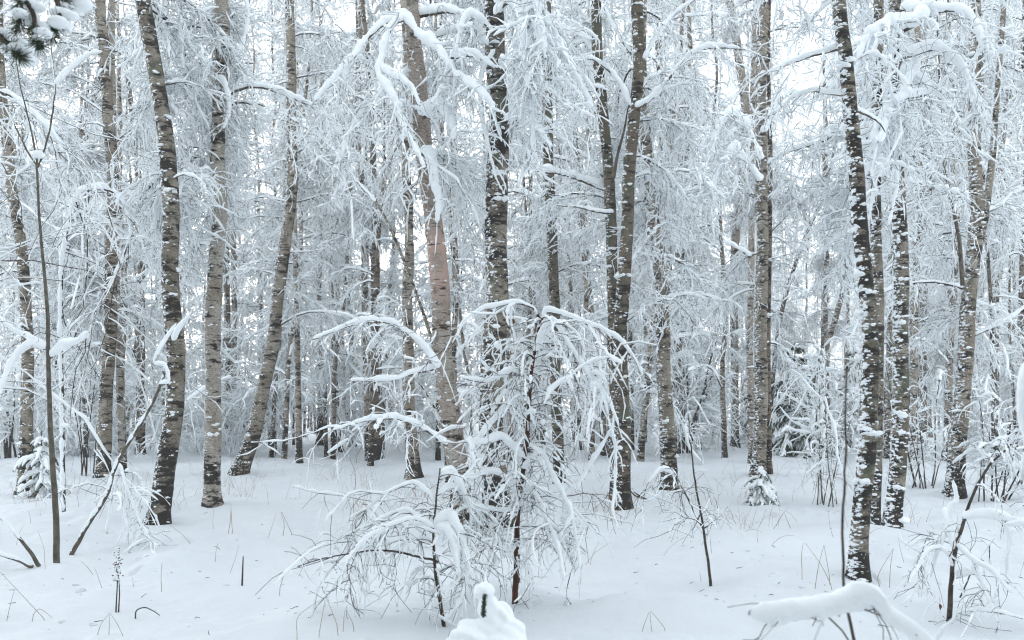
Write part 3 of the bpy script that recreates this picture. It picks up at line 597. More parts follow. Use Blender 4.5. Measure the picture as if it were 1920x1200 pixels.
limbs_on(25, [  # the great hanging fans right of the nearest birch
 ([(1690, 60), (1725, 40), (1680, 44), (1640, 60), (1612, 95), (1600, 140)], -.9, -1.6, 8, 24, (12, 10, 8, 1.5)),
 ([(1690, 130), (1740, 170), (1690, 186), (1660, 215), (1642, 250), (1635, 312)], -.8, -1.5, 7, 24, (11, 10, 8, 1.5)),
 ([(1688, 80), (1720, 120), (1700, 160), (1690, 210), (1685, 300), (1682, 330)], -.8, -1.3, 6, 20, (9, 9, 8, 1.4)),
 ([(1690, 20), (1755, 20), (1800, 20), (1832, 40), (1848, 90)], -.8, -1.4, 8, 24, (9, 8, 8, 1.4)),
 ([(1690, 110), (1760, 95), (1805, 130), (1825, 180), (1832, 225)], -.9, -1.2, 6, 20, (10, 9, 8, 1.3)),
])
limbs_on(28, [([(1834, 110), (1870, 75), (1920, 60)], .1, .1, 5, 9, (5, 4, 7, .9)), ([(1805, 535), (1798, 450), (1780, 360), (1768, 300), (1762, 150), (1755, -10)], -.25, -.4, 8, 6, (5, 3, 7, .9)), ([(1825, 630), (1860, 615), (1890, 600), (1925, 572)], 0, -.3, 5, 10, (5, 3, 7, .9)), ([(1845, 400), (1875, 385), (1900, 360)], 0, -.1, 5, 9, (5, 3, 7, .9))])
limbs_on(17, [([(1430, 300), (1400, 235), (1370, 215), (1345, 250), (1335, 300)], -.1, -.4, 7, 18, (10, 9, 8, 1.2)), ([(1432, 250), (1465, 190), (1490, 175), (1510, 190)], -.1, -.2, 6, 15, (10, 8, 8, 1.1)), ([(1408, 482), (1385, 466), (1355, 452)], 0, -.1, 5, 10, None), ([(1428, 340), (1380, 280), (1345, 330), (1340, 380)], -.3, -.6, 6, 16, (12, 11, 8, 1.2))])

# a bent-over birch arching behind the pinkish one
b = foot(838, 905); r_ = thing('bent_birch', b, 'slender birch bowed over in a long arch under snow, left of the pinkish birch', 'birch tree')
P = np.vstack([b-UP*.2, curve3([(838, 905), (833, 760), (818, 670), (797, 597), (765, 510), (735, 435), (705, 380), (665, 335), (635, 293), (595, 254), (530, 213), (480, 194), (446, 192)], b[1], b[1]+.6)])
g = Geo(); g.tubes(P[None], np.linspace(.042, .016, len(P))[None], 10); tr = g.build('trunk', BARK['mid'], r_, b)
gd, gs = Geo(), Geo(); rr = np.random.default_rng(77); snow_roll(gs, rr, P[len(P)//2:], .040); twigs(rr, gd, gs, resample(P[len(P)//2:], 14)[None], np.array([4.]), 1.0, 1, 8, 6, 8, True)
o = gd.build('branches', M_TWIG, r_, b); gs.build('branch_snow', M_SNOW, o, b)

def sapling(seed, label, stem_trace, by, m, wpx, limbs=None, n=0, Lr=(.3, .8), droop=(1.4, 2.6), snow=1., t0=.15, elev=(10, 50), sec=7., pend=2., ter=6., name='sapling', Yfix=None, up_power=1., limb_r=.8):
    """young tree: traced stem, traced limbs (trace, dY end, px, snow px, twigs) and n free side branches"""
    rng = np.random.default_rng(seed); b = foot(stem_trace[0][0], by) if Yfix is None else np.array([(stem_trace[0][0]-CX)/F*Yfix, Yfix, float(ground((stem_trace[0][0]-CX)/F*Yfix, Yfix))])
    Y = b[1]; root = thing(name, b, label, 'sapling'); P = curve3(stem_trace, Y, Y, 8); P = np.vstack([[P[0][0], P[0][1], b[2]-.15], P]); P[1:] += np.cumsum(rng.normal(0, .0016, (len(P)-1, 3)), 0)
    g = Geo(); r = wpx/2/F*Y; g.tubes(P[None], (r*(1-.68*np.linspace(0, 1, len(P))))[None], 10); st = g.build('stem', m, root, b)
    for j, (trace, dY, w_, s_, tw) in enumerate(limbs or []): bough(root, b, seed*31+j, trace, Y, Y+dY, w_, s_, tw, m=m)
    if n:
        t = rng.uniform(t0, 1, n)**up_power; Q = P[1:]; u = t*(len(Q)-1); S = np.stack([np.interp(u, np.arange(len(Q)), Q[:, j]) for j in range(3)], 1)
        az = rng.uniform(0, 2*PI, n); el = np.radians(rng.uniform(*elev, n)); D = np.stack([np.cos(az)*np.cos(el), np.sin(az)*np.cos(el), np.sin(el)], 1)
        L = rng.uniform(*Lr, n)*(1.1-.45*t); gd, gs = Geo(), Geo()
        sprays(rng, gd, gs, S, D, L, droop=droop, snow=snow, detail=1, sec=sec, pend=pend, ter=ter, wig=.08, k=11, limb_r=limb_r)
        o = gd.build('branches', M_TWIG, root, b); gs.build('branch_snow', M_SNOW, o, b)
    return root, b

# weeping sapling with the reddish stem, the middle of the picture
sapling(41, 'reddish sapling weeping under thick snow in front of the big central birches', [(966, 1132), (968, 1060), (972, 950), (985, 850), (995, 720), (1005, 650), (1018, 588)], 1132, M_RED, 13,
 [([(1012, 600), (1000, 578), (960, 568), (905, 580), (870, 600), (845, 640)], -.2, 5, 10, (6, 5, 7, 1.0)),
  ([(1015, 600), (1030, 585), (1085, 600), (1130, 617), (1168, 640), (1190, 668), (1207, 700)], -.15, 5, 11, (4, 6, 6, 1.0)),
  ([(1002, 660), (1035, 600), (1075, 660), (1105, 700), (1140, 745), (1159, 795)], -.3, 5, 12, (4, 5, 6, 1.1)),
  ([(1005, 660), (1040, 610), (1085, 640), (1100, 720), (1105, 760)], -.2, 5, 12, (4, 5, 6, 1.1)),
  ([(998, 720), (960, 695), (915, 715), (880, 712), (862, 706)], -.25, 5, 12, (6, 4, 7, 1.0)),
  ([(990, 780), (955, 760), (925, 790), (895, 830), (880, 850)], -.25, 5, 14, (6, 4, 7, 1.0)),
  ([(983, 860), (940, 825), (900, 830), (870, 825)], -.3, 5, 17, (6, 4, 7, 1.1)),
  ([(976, 930), (935, 890), (890, 890), (845, 915)], -.35, 5, 13, (6, 4, 7, 1.0)),
  ([(972, 960), (930, 960), (890, 955), (868, 950)], -.3, 5, 12, (6, 4, 7, 1.0)),
  ([(982, 880), (1015, 850), (1045, 900), (1075, 960), (1090, 1030), (1094, 1065)], -.3, 5, 14, (5, 4, 6, 1.0)),
  ([(975, 950), (1005, 930), (1035, 990), (1055, 1050), (1062, 1090)], -.4, 5, 13, (5, 4, 6, 1.0)),
 ], n=84, Lr=(.22, .62), droop=(1.3, 2.6), snow=.5, t0=.15, elev=(5, 50), sec=5, pend=2.6, ter=5)
b2 = foot(975, 1095)
r2 = thing('stump', b2, 'broken reddish stump stuck upright in snow beside the weeping sapling', 'stump')
g = Geo(); Pq = curve3([(972, 1105), (968, 1030), (972, 950)], b2[1], b2[1], 10); g.tubes(Pq[None], np.linspace(.032, .018, len(Pq))[None], 9); g.build('stem', M_RED, r2, b2)
# low branchy sapling left of it
sapling(42, 'dark thin sapling with long low drooping branches, in front of the pinkish birch', [(832, 1174), (824, 1120), (815, 1070), (812, 1000), (818, 940), (826, 878)], 1174, M_TWIG, 8,
 [([(822, 1055), (790, 1045), (740, 1033), (700, 1028), (650, 1036), (610, 1045), (560, 1060)], -.2, 5, 0, (6, 2, 4, .8)),
  ([(815, 990), (780, 972), (740, 985), (700, 1010), (670, 1045), (640, 1075)], -.3, 4, 10, (6, 4, 5, .75)),
  ([(817, 1000), (770, 985), (720, 995), (680, 1030), (655, 1085), (648, 1120)], -.1, 4, 10, (6, 4, 5, .75)),
  ([(812, 985), (760, 960), (705, 985), (660, 1015), (620, 1070), (600, 1095)], .2, 4, 10, (6, 4, 5, .75)),
  ([(818, 940), (780, 905), (730, 920), (690, 950), (655, 985)], .3, 4, 10, (8, 6, 6, .9)),
  ([(815, 985), (845, 975), (868, 1010), (880, 1060), (885, 1100)], -.1, 4, 20, (9, 7, 7, .9)),
  ([(815, 1000), (840, 1000), (855, 1040), (860, 1085)], -.2, 4, 18, (9, 7, 7, .9)),
  ([(822, 900), (850, 890), (875, 930), (885, 975), (880, 1010)], .2, 4, 14, (6, 5, 6, 1.0)),
  ([(818, 930), (850, 915), (890, 950), (925, 1000)], .4, 4, 9, (8, 5, 7, .9)),
 ], n=11, Lr=(.25, .55), droop=(1.2, 2.2), snow=.45, t0=.3)
# forked sapling on the left with its side stems
sapling(43, 'tall olive-brown sapling forking in three at the top, on the left side', [(106, 1055), (105, 950), (98, 850), (93, 750), (92, 650), (89, 550), (80, 440), (72, 312)], 1055, M_OLIVE, 12,
 [([(72, 314), (50, 280), (25, 230), (3, 185)], -.1, 4, 4, None), ([(72, 314), (60, 250), (40, 170), (25, 95)], .05, 4, 3, None), ([(72, 312), (90, 255), (100, 190), (104, 160), (98, 90), (90, 20)], 0, 4, 4, None),
  ([(78, 300), (72, 295), (66, 300)], -.02, 3, 20, None),
  ([(92, 655), (60, 640), (30, 622), (0, 600)], -.15, 5, 15, (3, 1, 4, .9)), ([(93, 672), (120, 655), (150, 640), (168, 622)], -.15, 5, 19, None), ([(92, 655), (50, 652), (25, 675), (8, 715), (2, 740)], -.2, 4, 18, None),
  ([(104, 160), (130, 132), (160, 107), (190, 98)], .1, 3, 13, None)])
b = foot(136, 1040)
o = thing('leaning_stem', b, 'bare crooked stem leaning right from the forked sapling, its top edge lined with snow', 'sapling')
bough(o, b, 51, [(128, 1050), (145, 1020), (165, 985), (200, 930), (220, 868), (250, 818), (290, 750), (306, 712), (312, 700)], b[1], b[1]-.2, 9, 11, None, 'stem', M_OLIVE, ends=.5)
bough(o, b, 52, [(300, 722), (318, 715), (312, 690), (290, 678), (330, 610)], b[1]-.2, b[1]-.2, 4, 11, None, m=M_OLIVE)
for j, (tr, lab) in enumerate([([(74, 1062), (55, 1035), (30, 1005), (5, 978), (-20, 955)], 'thick bare branch slanting up to the left from the foot of the forked sapling'), ([(62, 1064), (35, 1052), (0, 1040), (-30, 1035)], 'low dark branch lying nearly flat on snow left of the forked sapling')]):
    b = foot(*tr[0]); o = thing('fallen_branch', b, lab, 'branch'); bough(o, b, 60+j, tr, b[1], b[1]-.2, 8, 9, None, m=M_OLIVE)
# arching snowy stem left
b = foot(120, 960); o = thing('arched_stem', b, 'thin stem hooked over under thick snow, between forked sapling and greenish birch', 'sapling')
bough(o, b, 70, [(120, 960), (118, 800), (114, 640), (116, 500), (128, 420), (140, 375), (162, 358), (200, 357), (232, 378), (246, 425), (240, 458), (215, 515), (178, 585)], b[1], b[1]-.6, 7, 15, (2, 2, 5, .9), 'stem', M_TWIG)
b = foot(285, 1020); o = thing('drooping_twig', b, 'thin twig with clumped snow dangling in front of the crooked greenish birch', 'sapling')
bough(o, b, 71, [(200, 1000), (222, 880), (240, 920), (262, 975), (280, 1010), (300, 1030)], b[1], b[1]-.2, 3, 10, (7, 4, 7, 1.2), 'stem', M_TWIG)
# snowed boughs over the upper left
b = foot(-60, 1000); o = thing('overhanging_branch', b, 'long white bough crossing the upper left edge behind the forked sapling', 'branch')
bough(o, b, 72, [(-60, 1000), (-90, 600), (-70, 200), (0, 172), (60, 210), (110, 262), (130, 330)], b[1], b[1], 8, 18, (5, 4, 7, 1.0))
sapling(44, 'sparse bare sapling with fine twigs alone in the open snow right of centre', [(1332, 1099), (1326, 1040), (1318, 985), (1308, 920), (1300, 860), (1294, 780)], 1099, M_TWIG, 6,
 [([(1319, 990), (1296, 945), (1268, 892), (1252, 870)], -.1, 4, 4, (4, 1, 5, .6)), ([(1321, 990), (1345, 972), (1362, 950)], .1, 3, 3, (5, 1, 5, .6)), ([(1319, 985), (1300, 972), (1275, 968)], -.1, 3, 3, (5, 1, 5, .5)), ([(1268, 892), (1240, 880), (1215, 905)], 0, 3, 9, (5, 2, 5, .8))], n=9, Lr=(.12, .4), droop=(.4, 1.2), snow=.35, t0=.3, sec=9, pend=1, ter=5, limb_r=.5)
sapling(45, 'black stemmed sapling with looping snowy side branches at the lower right', [(1779, 1168), (1784, 1090), (1790, 1030), (1800, 990), (1820, 930), (1852, 868), (1894, 828)], 1168, M_TWIG, 10,
 [([(1788, 1065), (1770, 1035), (1745, 1035), (1725, 1062), (1705, 1100)], -.2, 3, 10, (4, 3, 5, .8)), ([(1790, 1030), (1775, 1000), (1755, 1030), (1740, 1080)], .1, 3, 16, (3, 2, 5, .9)), ([(1790, 1020), (1825, 1055), (1862, 1075), (1895, 1115)], -.3, 3, 11, (4, 3, 5, .8)), ([(1788, 1085), (1830, 1078), (1845, 1100), (1860, 1150)], -.2, 3, 14, (3, 2, 5, .8)),
  ([(1805, 975), (1850, 970), (1885, 975), (1925, 972)], -.1, 3, 20, (4, 3, 5, .9)), ([(1795, 1010), (1780, 960), (1790, 940), (1785, 900)], .1, 4, 22, None), ([(1798, 1000), (1772, 960), (1790, 960)], .2, 3, 10, None),
  ([(1783, 1170), (1800, 1155), (1830, 1145), (1870, 1147), (1925, 1160)], -.5, 4, 12, (4, 2, 5, .8)), ([(1800, 1120), (1830, 1060), (1880, 985), (1925, 940)], .2, 3, 3, (4, 1, 4, .5)), ([(1885, 985), (1892, 1020), (1886, 1075)], .1, 3, 16, None)], n=6, Lr=(.2, .45), droop=(1, 2), snow=.5, t0=.3)
# foreground: thin upright twig with a snow-laden side branch; bough at the right edge
b = np.array([(1604-CX)/F*3., 3., float(ground((1604-CX)/F*3., 3.))]); o = thing('foreground_sapling', b, 'thin upright stem close to the viewer with a fat snow roll lying across it', 'sapling')
bough(o, b, 80, [(1625, 1700), (1612, 1300), (1600, 1200), (1588, 1110), (1585, 950), (1590, 830), (1593, 690)], 3., 3., 8, 0, None, 'stem', M_TWIG, ends=.4)
bough(o, b, 81, [(1640, 1140), (1592, 1148), (1550, 1155), (1500, 1160), (1450, 1168), (1403, 1154)], 2.95, 2.85, 6, 46, (2, 1, 3, .45), lump=.15)
bough(o, b, 82, [(1570, 1155), (1600, 1135), (1640, 1135), (1685, 1172), (1740, 1222), (1800, 1280)], 2.95, 2.8, 7, 48, (2, 1, 3, .45), lump=.14, ends=.8)
bough(o, b, 83, [(1745, 1220), (1765, 1190), (1790, 1160), (1803, 1128)], 2.8, 2.8, 4, 10, None)
b = np.array([2.5, 4., float(ground(2.5, 4.))]); o = thing('foreground_shrub', b, 'snow-swollen bough drooping into view at the right edge', 'shrub')
bough(o, b, 84, [(2020, 1150), (2010, 800), (1975, 660), (1925, 690), (1912, 760), (1922, 830), (1912, 895)], 4., 3.9, 8, 44, None, lump=.2)

# ------------------------------------------------------------------ small conifers
def spruce(name, b, h, r, layers, seed, label, cat='spruce', snow=1., group=None, dense=1.):
    """young spruce: stem, whorls of drooping boughs with needles, slabs of snow on the boughs"""
    rng = np.random.default_rng(seed); root = thing(name, b, label, cat, group); b = np.asarray(b, float)
    g = Geo(); st = np.array([b-UP*.1, b+UP*h*.5, b+UP*h]); g.tubes(resample(st, 6)[None], np.linspace(.022*h**.5, .005, 6)[None], 7); g.build('trunk', M_TWIG, root, b)
    gd, gs, gt = Geo(), Geo(), Geo()
    for li in range(layers):
        t = (li+.35)/layers; n = int((7-3*t)*dense)+2; L = r*(1-t)**.8+.08; z = h*(.04+.92*t)
        az = rng.uniform(0, 2*PI, n); el = np.radians(rng.uniform(-12, 18, n)+20*t)
        D = np.stack([np.cos(az)*np.cos(el), np.sin(az)*np.cos(el), np.sin(el)], 1); LL = L*rng.uniform(.7, 1.15, n)
        P = bend(rng, np.repeat((b+UP*z)[None], n, 0)+rng.normal(0, .02, (n, 3)), D, LL, 7, rng.uniform(.9, 1.7, n), .05)
        P[..., 2] = np.maximum(P[..., 2], b[2]+.0)
        gd.tubes(P, np.broadcast_to(np.linspace(.008, .003, 7), (n, 7)), 4)
        q, T, _, pi_ = on_curves(rng, P, LL, int(LL.sum()*13)+4, .12, 1); m = len(q)                # side shoots
        sd_ = nrm(np.cross(T, UP))*rng.choice([-1, 1], m)[:, None]; l2 = rng.uniform(.12, .3, m)*(.5+L*.6)
        A = bend(rng, q, T*.7+sd_*.8, l2, 4, 1.0, .06)
        for X, lx in ((P, LL), (A, l2)):
            k_ = int(lx.sum()*520*dense)+10; p, T2, _, _ = on_curves(rng, X, lx, k_, .02, 1)
            nd = nrm(T2*.55+rng.normal(0, .6, (k_, 3))); e = p+nd*rng.uniform(.014, .03, (k_, 1))*(1.4 if h > 2 else 1.1)
            gt.tubes(np.stack([p, e], 1), np.broadcast_to(np.array([.0034, .0016])*(2.2 if h > 2 else 1), (k_, 2)), 3)
        snow_on(gs, rng, np.stack([resample(x, 10) for x in P]), .055*snow*(.4+L)*rng.uniform(.7, 1.2, n), 7, lump=.22, flat=.75)
        snow_on(gs, rng, A, .03*snow*(.5+L)*rng.uniform(.6, 1.3, m), 5, lump=.25, flat=.9, bare=.25)
    br = gd.build('branches', M_TWIG, root, b); gt.build('needles', M_NEEDLE, br, b); gs.build('branch_snow', M_SNOW, br, b)
    return root
spruce('small_spruce', foot(78, 932), 1.15, .55, 6, 1, 'small snow-buried spruce hugging the foot of the leftmost birch', snow=.95)
spruce('small_spruce', foot(1427, 942), .62, .34, 4, 2, 'knee-high spruce under a snow cap in front of the straight tan birch', snow=.95)
spruce('spruce', foot(1490, 852), 3.9, 1.7, 10, 3, 'dark green spruce showing between thin trunks behind the clearing', snow=.5, dense=1.4)
spruce('spruce', foot(1412, 838), 3.4, 1.0, 9, 4, 'shorter snowed spruce beside the dark green one, behind the clearing', snow=.9)
spruce('spruce', foot(1600, 842), 4.0, 1.0, 9, 5, 'snow-thick spruce behind the nearest birch trunk', snow=1.)

# spruce bough hanging into the top left corner, long needles and cushions of snow
b = np.array([-3.6, 4.6, float(ground(-3.6, 4.6))]); root = thing('pine', b, 'long-needled pine boughs under snow cushions hanging into the top left corner', 'pine tree')
g = Geo(); g.tubes(resample(np.array([b-UP*.2, b+UP*3, b+np.array([.1, .1, 6.5])]), 8)[None], np.linspace(.11, .07, 8)[None], 12); g.build('trunk', BARK['brown'], root, b)
rr = np.random.default_rng(8)
for j, (tr, Y0, Y1) in enumerate([([(-330, -150), (-150, -110), (0, -60), (40, 10), (30, 60)], 4.6, 4.3), ([(-330, -190), (0, -110), (90, -40), (125, 5), (118, 28)], 4.6, 4.5), ([(0, -60), (60, 20), (62, 60), (75, 85)], 4.4, 4.3), ([(90, -40), (112, 20), (105, 45), (95, 68)], 4.5, 4.4), ([(-200, -60), (-30, 40), (20, 90), (38, 108)], 4.6, 4.4)]):
    P = curve3(tr, Y0, Y1, 8); gd, gt, gs = Geo(), Geo(), Geo(); gd.tubes(P[None], np.linspace(.014, .006, len(P))[None], 7); br = gd.build('branch', M_TWIG, root, b)
    LL = np.array([np.linalg.norm(np.diff(P, axis=0), axis=1).sum()]); p, T2, _, _ = on_curves(rr, P[None], LL, 230, .5, 1)
    nd = nrm(T2*.8+rr.normal(0, .7, p.shape)); e = p+nd*rr.uniform(.04, .075, (len(p), 1)); mid = (p+e)/2-UP*.004
    gt.tubes(np.stack([p, mid, e], 1), np.broadcast_to(np.array([.0016, .0016, .0007]), (len(p), 3)), 3); gt.build('needles', M_NEEDLE, br, b)
    q = P[len(P)//2:]; c = q[rr.integers(0, len(q), 10)]+rr.normal(0, .025, (10, 3))+UP*.035+np.array([0, .05, 0]); r = rr.uniform(.018, .042, 10)
    gs.blobs(c, r[:, None]*np.array([1.15, 1.1, .7]), rr, 2, .02); gs.build('branch_snow', M_SNOW, br, b)

# young spruce drowned in snow at the bottom edge, only its leader showing
Yb = 5.6; b = np.array([(905-CX)/F*Yb, Yb, float(ground((905-CX)/F*Yb, Yb))]); root = thing('buried_spruce', b, 'heap of snow over a drowned young spruce, one green shoot sticking out', 'spruce')
rr = np.random.default_rng(3); g = Geo(); V0, F0 = ico(4)
def lump_(c, sx, sy, sz):
    f_ = rr.uniform(2.5, 5, (3, 3)); ph = rr.uniform(0, 6, 3); m_ = 1+sum(.045*np.sin(V0@f_[i]*1.3+ph[i]) for i in range(3))+.012*rr.normal(0, 1, len(V0)); g.raw(V0*m_[:, None]*np.array([sx, sy, sz])*.82+c, F0)
lump_(P3(908, 1108, Yb), .082, .085, .066); lump_(P3(916, 1138, Yb+.03), .085, .09, .09); lump_(P3(932, 1160, Yb+.08), .12, .13, .13); lump_(P3(955, 1185, Yb+.05), .13, .14, .10); lump_(P3(895, 1195, Yb+.06), .20, .2, .14); lump_(P3(950, 1215, Yb), .17, .2, .16); lump_(P3(900, 1260, Yb), .33, .32, .24); lump_(P3(865, 1215, Yb+.1), .13, .14, .12)
ho = g.build('snow_heap', M_SNOW, root, b); md = ho.modifiers.new('remesh', 'REMESH'); md.mode = 'VOXEL'; md.voxel_size = .011; md.use_smooth_shade = True; md = ho.modifiers.new('smooth', 'SMOOTH'); md.iterations = 7; md.factor = .5
gt = Geo(); p0 = P3(906, 1158, Yb-.19); p1 = P3(909, 1118, Yb-.15); q = resample(np.array([p0, p1]), 60); rr = np.random.default_rng(6); p = q[rr.integers(0, 60, 500)]; nd = nrm(rr.normal(0, .5, (500, 3))+UP*.8)
gt.tubes(np.stack([p, p+nd*.021], 1), np.broadcast_to(np.array([.0019, .0008]), (500, 2)), 3); gt.tubes(q[None], np.full((1, 60), .006), 6); gt.build('shoot', M_NEEDLE, root, b)

# ------------------------------------------------------------------ weeds, stalks and grass
def stalks(name, loc_px, label, cat, traces, wpx, m=M_STRAW, group=None):
    b = foot(*loc_px); root = thing(name, b, label, cat, group); Y = b[1]
    for tr in traces:
        P = curve3(tr, Y, Y+.02, 5) if len(tr) > 2 else resample(np.array([P3(*tr[0], Y), P3(*tr[1], Y)]), 5); P[0, 2] -= .05
        g = Geo(); r = max(.0011, wpx/2/F*Y); g.tubes(P[None], np.linspace(r, r*.5, len(P))[None], 5); g.build('stalk', m, root, b)
    return root, b
bent = 'bent dry grass stalks, folded like a tent, standing in open snow'
def sharp(*p): return [q for a in p for q in (a, a)]
for spec in [((600, 1195), [[(557, 1190), (560, 1155), (608, 1120)], [(597, 1195), (605, 1150), (610, 1120)], [(634, 1178), (622, 1145), (611, 1120)]]),
             ((645, 1185), [[(643, 1190), (645, 1160), (647, 1145)], [(664, 1185), (660, 1165), (648, 1144)]]),
             ((200, 1190), [[(182, 1192), (190, 1170), (205, 1150)], [(204, 1195), (205, 1170), (205, 1150)], [(232, 1195), (220, 1170), (207, 1150)]]),
             ((1222, 1185), [[(1203, 1187), (1210, 1165), (1217, 1148)], [(1223, 1187), (1220, 1165), (1219, 1147)], [(1249, 1182), (1235, 1163), (1220, 1146)]]),
             ((70, 1165), [[(90, 1168), (50, 1125), (0, 1072)], [(10, 1178), (18, 1140), (27, 1106)], [(60, 1155), (75, 1142), (100, 1160)]]),
             ((1545, 1105), [[(1562, 1105), (1540, 1060), (1510, 1018)], [(1527, 1110), (1535, 1060), (1545, 1022)], [(1504, 1075), (1503, 1040), (1506, 1018)], [(1556, 1085), (1550, 1050), (1545, 1022)]]),
             ((1652, 1100), [[(1650, 1102), (1647, 1078), (1674, 1030)], [(1668, 1098), (1670, 1060), (1675, 1028)]]),
             ((535, 1005), [[(530, 1008), (533, 985), (527, 960)], [(548, 1003), (540, 985), (528, 960)]]),
             ((690, 985), [[(660, 985), (663, 960), (662, 935)], [(710, 970), (690, 950), (664, 934)], [(740, 990), (720, 960), (700, 940)]]),
             ((1145, 960), [[(1130, 965), (1135, 945), (1140, 920)], [(1150, 962), (1143, 945), (1140, 922)]]),
             ((1460, 1000), [[(1440, 1005), (1455, 985), (1470, 960)], [(1490, 1008), (1480, 985), (1470, 960)]]),
             ((330, 1170), [[(327, 1192), (345, 1178), (352, 1176)], [(350, 1195), (350, 1185), (349, 1176)]]),
             ((430, 1000), [[(436, 1000), (434, 970), (433, 945)], [(428, 1000), (432, 975), (433, 955)]]),
             ((300, 1110), [[(303, 1115), (302, 1080), (304, 1055)]])]:
    tag(stalks('grass_tuft', spec[0], bent, 'grass', spec[1], 1.35, group='bent dry grass stalks in open snow')[0], None, None, None, 'thing')
stalks('bare_twig', (454, 1098), 'short dark twig stuck upright in open snow left of centre', 'twig', [[(454, 1099), (455, 1070), (456, 1043)]], 4, M_TWIG)
root, b = stalks('weed', (219, 1148), 'withered seed-headed weed frosted with snow at lower left', 'weed', [[(217, 1150), (220, 1095), (223, 1030)], [(222, 1148), (224, 1110), (222, 1080)]], 3, M_TWIG)
rr = np.random.default_rng(12); c = np.array([P3(220+rr.normal(0, 4), y, b[1]) for y in rr.uniform(1028, 1092, 70)]); g = Geo(); g.blobs(c, np.full((70, 3), .007), rr, 0, .3); hd = g.build('seed_head', M_LEAF, root, b)
g = Geo(); g.blobs(c[:50]+np.array([-.004, -.006, .007]), rr.uniform(.005, .011, (50, 3)), rr, 1, .15); g.build('seed_snow', M_SNOW, hd, b)
stalks('curled_twig', (250, 1160), 'small curled dark twig arching out of snow beside the weed', 'twig', [[(254, 1162), (256, 1145), (272, 1139), (288, 1146), (300, 1154)]], 3, M_TWIG)
stalks('fallen_twig', (1195, 935), 'dark broken twig lying by the foot of the tall brown birch', 'twig', [[(1215, 938), (1200, 930), (1188, 922)], [(1205, 932), (1192, 930), (1180, 918)]], 4, M_TWIG)
# thin bare stems in clumps
def stem_clump(seed, px, by, n, hpx, wpx, label, snow=.7, spread=12, mat_=M_TWIG, twg=(5, 1.5, 4)):
    rng = np.random.default_rng(seed); b = foot(px, by); root = thing('bare_shrub', b, label, 'shrub'); Y = b[1]; h = hpx/F*Y
    az = rng.uniform(0, 6.28, n); el = np.radians(rng.uniform(90-spread, 90, n)); D = np.stack([np.cos(az)*np.cos(el), np.sin(az)*np.cos(el), np.sin(el)], 1)
    S = b+np.stack([rng.normal(0, .16, n), rng.normal(0, .16, n), np.full(n, -.1)], 1); L = h*rng.uniform(.6, 1.05, n)
    P = bend(rng, S, D, L, 12, rng.uniform(0, .25, n), .035); gd, gs = Geo(), Geo(); gd.tubes(P, (wpx/2/F*Y)*(1-.6*np.linspace(0, 1, 12))[None]*rng.uniform(.7, 1.2, (n, 1)), 6); snow_on(gs, rng, P, np.full(n, .012), 5, lump=.5)
    twigs(rng, gd, gs, P, L, snow, 0, *twg, True, t0=.3)
    o = gd.build('stems', mat_, root, b); gs.build('stem_snow', M_SNOW, o, b)
stem_clump(1, 1545, 945, 8, 330, 3.2, 'clump of thin upright bare stems in the snow left of the nearest birch', 1.0, mat_=M_OLIVE)
stem_clump(2, 162, 890, 5, 300, 3, 'thin straight bare stems standing left of the straight tan birch')
stem_clump(3, 1735, 915, 7, 240, 3.2, 'bare thicket between the flecked birch and the forked birch', 1.0, 25)
stem_clump(4, 1868, 940, 9, 230, 3.2, 'twiggy thicket heaped with snow at the right edge', 1.2, 40)
stem_clump(5, 1290, 850, 7, 260, 6, 'snowy bush with arching twigs behind the banded birch with charred foot', 1.4, 30, twg=(8, 3, 6))
stem_clump(6, 470, 840, 6, 150, 4, 'low snowy bush behind the crooked footed birch', 1.1, 30)
stem_clump(7, 150, 850, 8, 200, 5, 'snowy bush far behind the forked sapling', 1.3, 30, twg=(8, 3, 6))
stem_clump(8, 20, 860, 8, 240, 5, 'snowy bush at the far left edge, in front of the pinkish horizon', 1.3, 30, twg=(8, 3, 6))
# far grass and stubs nobody would count
rng = np.random.default_rng(21); n = 900; px = rng.uniform(0, 1920, n); by = rng.choice([0, 1], n, p=[.8, .2]); by = np.where(by == 0, rng.uniform(850, 960, n), rng.uniform(960, 1100, n))
cl = rng.integers(0, 60, n); cpx = rng.uniform(0, 1920, 60); cby = rng.uniform(862, 985, 60); near = rng.random(n) < .75; px = np.where(near, cpx[cl]+rng.normal(0, 22, n), px); by = np.where(near, cby[cl]+rng.normal(0, 5, n), by)
Y = F*EYE/(by-HOR); X = (px-CX)/F*Y; S = np.stack([X, Y, ground(X, Y)-.03], 1); D = np.stack([rng.normal(0, .35, n), rng.normal(0, .35, n), np.ones(n)], 1)
P = bend(rng, S, D, rng.uniform(.12, .45, n), 5, rng.uniform(0, 1.4, n), .08); g = Geo(); g.tubes(P, np.broadcast_to(np.linspace(.0028, .0014, 5), (n, 5)), 3)
tag(g.build('dry_grass_stubble', M_STRAW), 'thin dry grass poking through the snow of the clearing', 'grass', None, 'stuff')
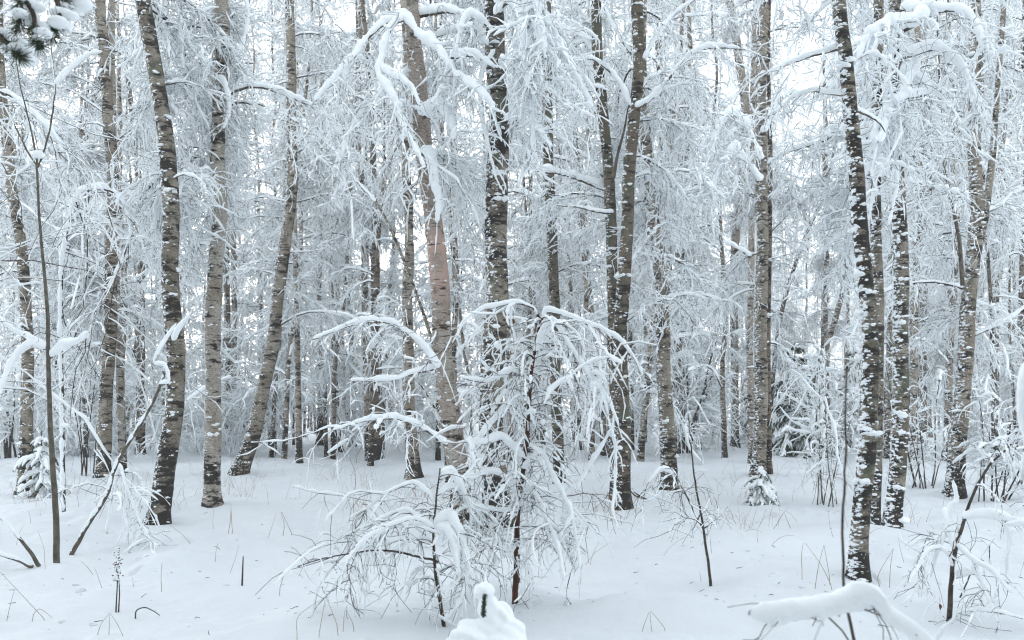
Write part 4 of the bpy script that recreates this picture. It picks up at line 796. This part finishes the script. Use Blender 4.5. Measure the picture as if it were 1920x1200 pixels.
# a few withered leaves still hanging on the twigs
rr = np.random.default_rng(31)
for px, py, Y, lab in [(809, 182, 11.4, 'single red-brown leaf hanging beside the upper trunk of the pinkish birch'), (962, 603, 7.2, 'withered red-brown leaf dangling at the top of the weeping sapling'), (713, 943, 8.0, 'curled brown leaf on a thin stalk over the open snow left of the pinkish birch'), (1762, 1138, 6.4, 'dark shrivelled leaf bud beside the foot of the black stemmed sapling')]:
    c = P3(px, py, Y); root = thing('leaf', c, lab, 'leaf'); u = np.linspace(0, 1, 7); wd = .011*np.sin(PI*u**.8); h_ = .046
    mid = np.stack([.006*np.sin(3*u), -.004*u*u, h_*(.5-u)], 1); V = np.stack([mid+np.stack([-wd, .004*u, 0*u], 1), mid-np.array([0, .003, 0]), mid+np.stack([wd, .004*u, 0*u], 1)], 1).reshape(-1, 3)
    f = [(3*i+j, 3*i+j+1, 3*i+j+4, 3*i+j+3) for i in range(6) for j in range(2)]; g = Geo(); g.raw(V, f); g.build('blade', M_LEAF, root)
    g = Geo(); g.tubes(np.array([[[0, 0, h_*.5], [.004, .003, h_*.8], [.002, .006, h_*1.4]]]), np.full((1, 3), .0012), 4); g.build('stalk', M_TWIG, root)

# bits fallen on the snow
rng = np.random.default_rng(91); n = 520; px = rng.uniform(-50, 1970, n); by = 850+350*rng.random(n)**1.3; Y = F*EYE/(by-HOR); X = (px-CX)/F*Y; r = rng.lognormal(0, .45, n)*.0085
g = Geo(); g.blobs(np.stack([X, Y, ground(X, Y)+r*.1], 1), r[:, None]*np.stack([rng.uniform(.8, 1.6, n), rng.uniform(.8, 1.6, n), rng.uniform(.4, .8, n)], 1), rng, 1, .2)
tag(g.build('fallen_snow', M_GROUND), 'small crumbs of snow dropped from the branches onto the forest floor', 'snow', None, 'stuff')
n = 130; px = rng.uniform(-50, 1970, n); by = 855+345*rng.random(n)**1.5; Y = F*EYE/(by-HOR); X = (px-CX)/F*Y; S = np.stack([X, Y, ground(X, Y)+.004], 1); a = rng.uniform(0, 2*PI, n); D = np.stack([np.cos(a), np.sin(a), rng.uniform(0, .5, n)], 1)
P = bend(rng, S, D, rng.uniform(.02, .09, n), 4, .3, .2); P[..., 2] = np.maximum(P[..., 2], ground(P[..., 0], P[..., 1])+.002); g = Geo(); g.tubes(P, np.broadcast_to(np.linspace(.003, .0015, 4), (n, 4)), 4)
tag(g.build('twig_litter', M_TWIG), 'tiny dark twigs and bark flakes littering the snow', 'twigs', None, 'stuff')

# pale winter air between the trunks
hm = bpy.data.materials.new('winter_haze'); hm.use_nodes = True; hn = hm.node_tree.nodes; hn.clear(); pv = hn.new('ShaderNodeVolumePrincipled'); ho_ = hn.new('ShaderNodeOutputMaterial')
pv.inputs['Density'].default_value = HAZE; pv.inputs['Color'].default_value = (.96, .96, .965, 1); pv.inputs['Anisotropy'].default_value = .2; hm.node_tree.links.new(pv.outputs[0], ho_.inputs['Volume'])
g = Geo(); hx, hy0, hy1, hz0, hz1 = 150., -60., 150., -2.5, 32.
g.raw([(x, y, z) for z in (hz0, hz1) for x, y in ((-hx, hy0), (hx, hy0), (hx, hy1), (-hx, hy1))], [(0, 3, 2, 1), (4, 5, 6, 7), (0, 1, 5, 4), (1, 2, 6, 5), (2, 3, 7, 6), (3, 0, 4, 7)])
tag(g.build('haze', hm, flat=True), 'thin pale winter air between the trees', 'haze', None, 'stuff'); cy.volume_bounces = 2
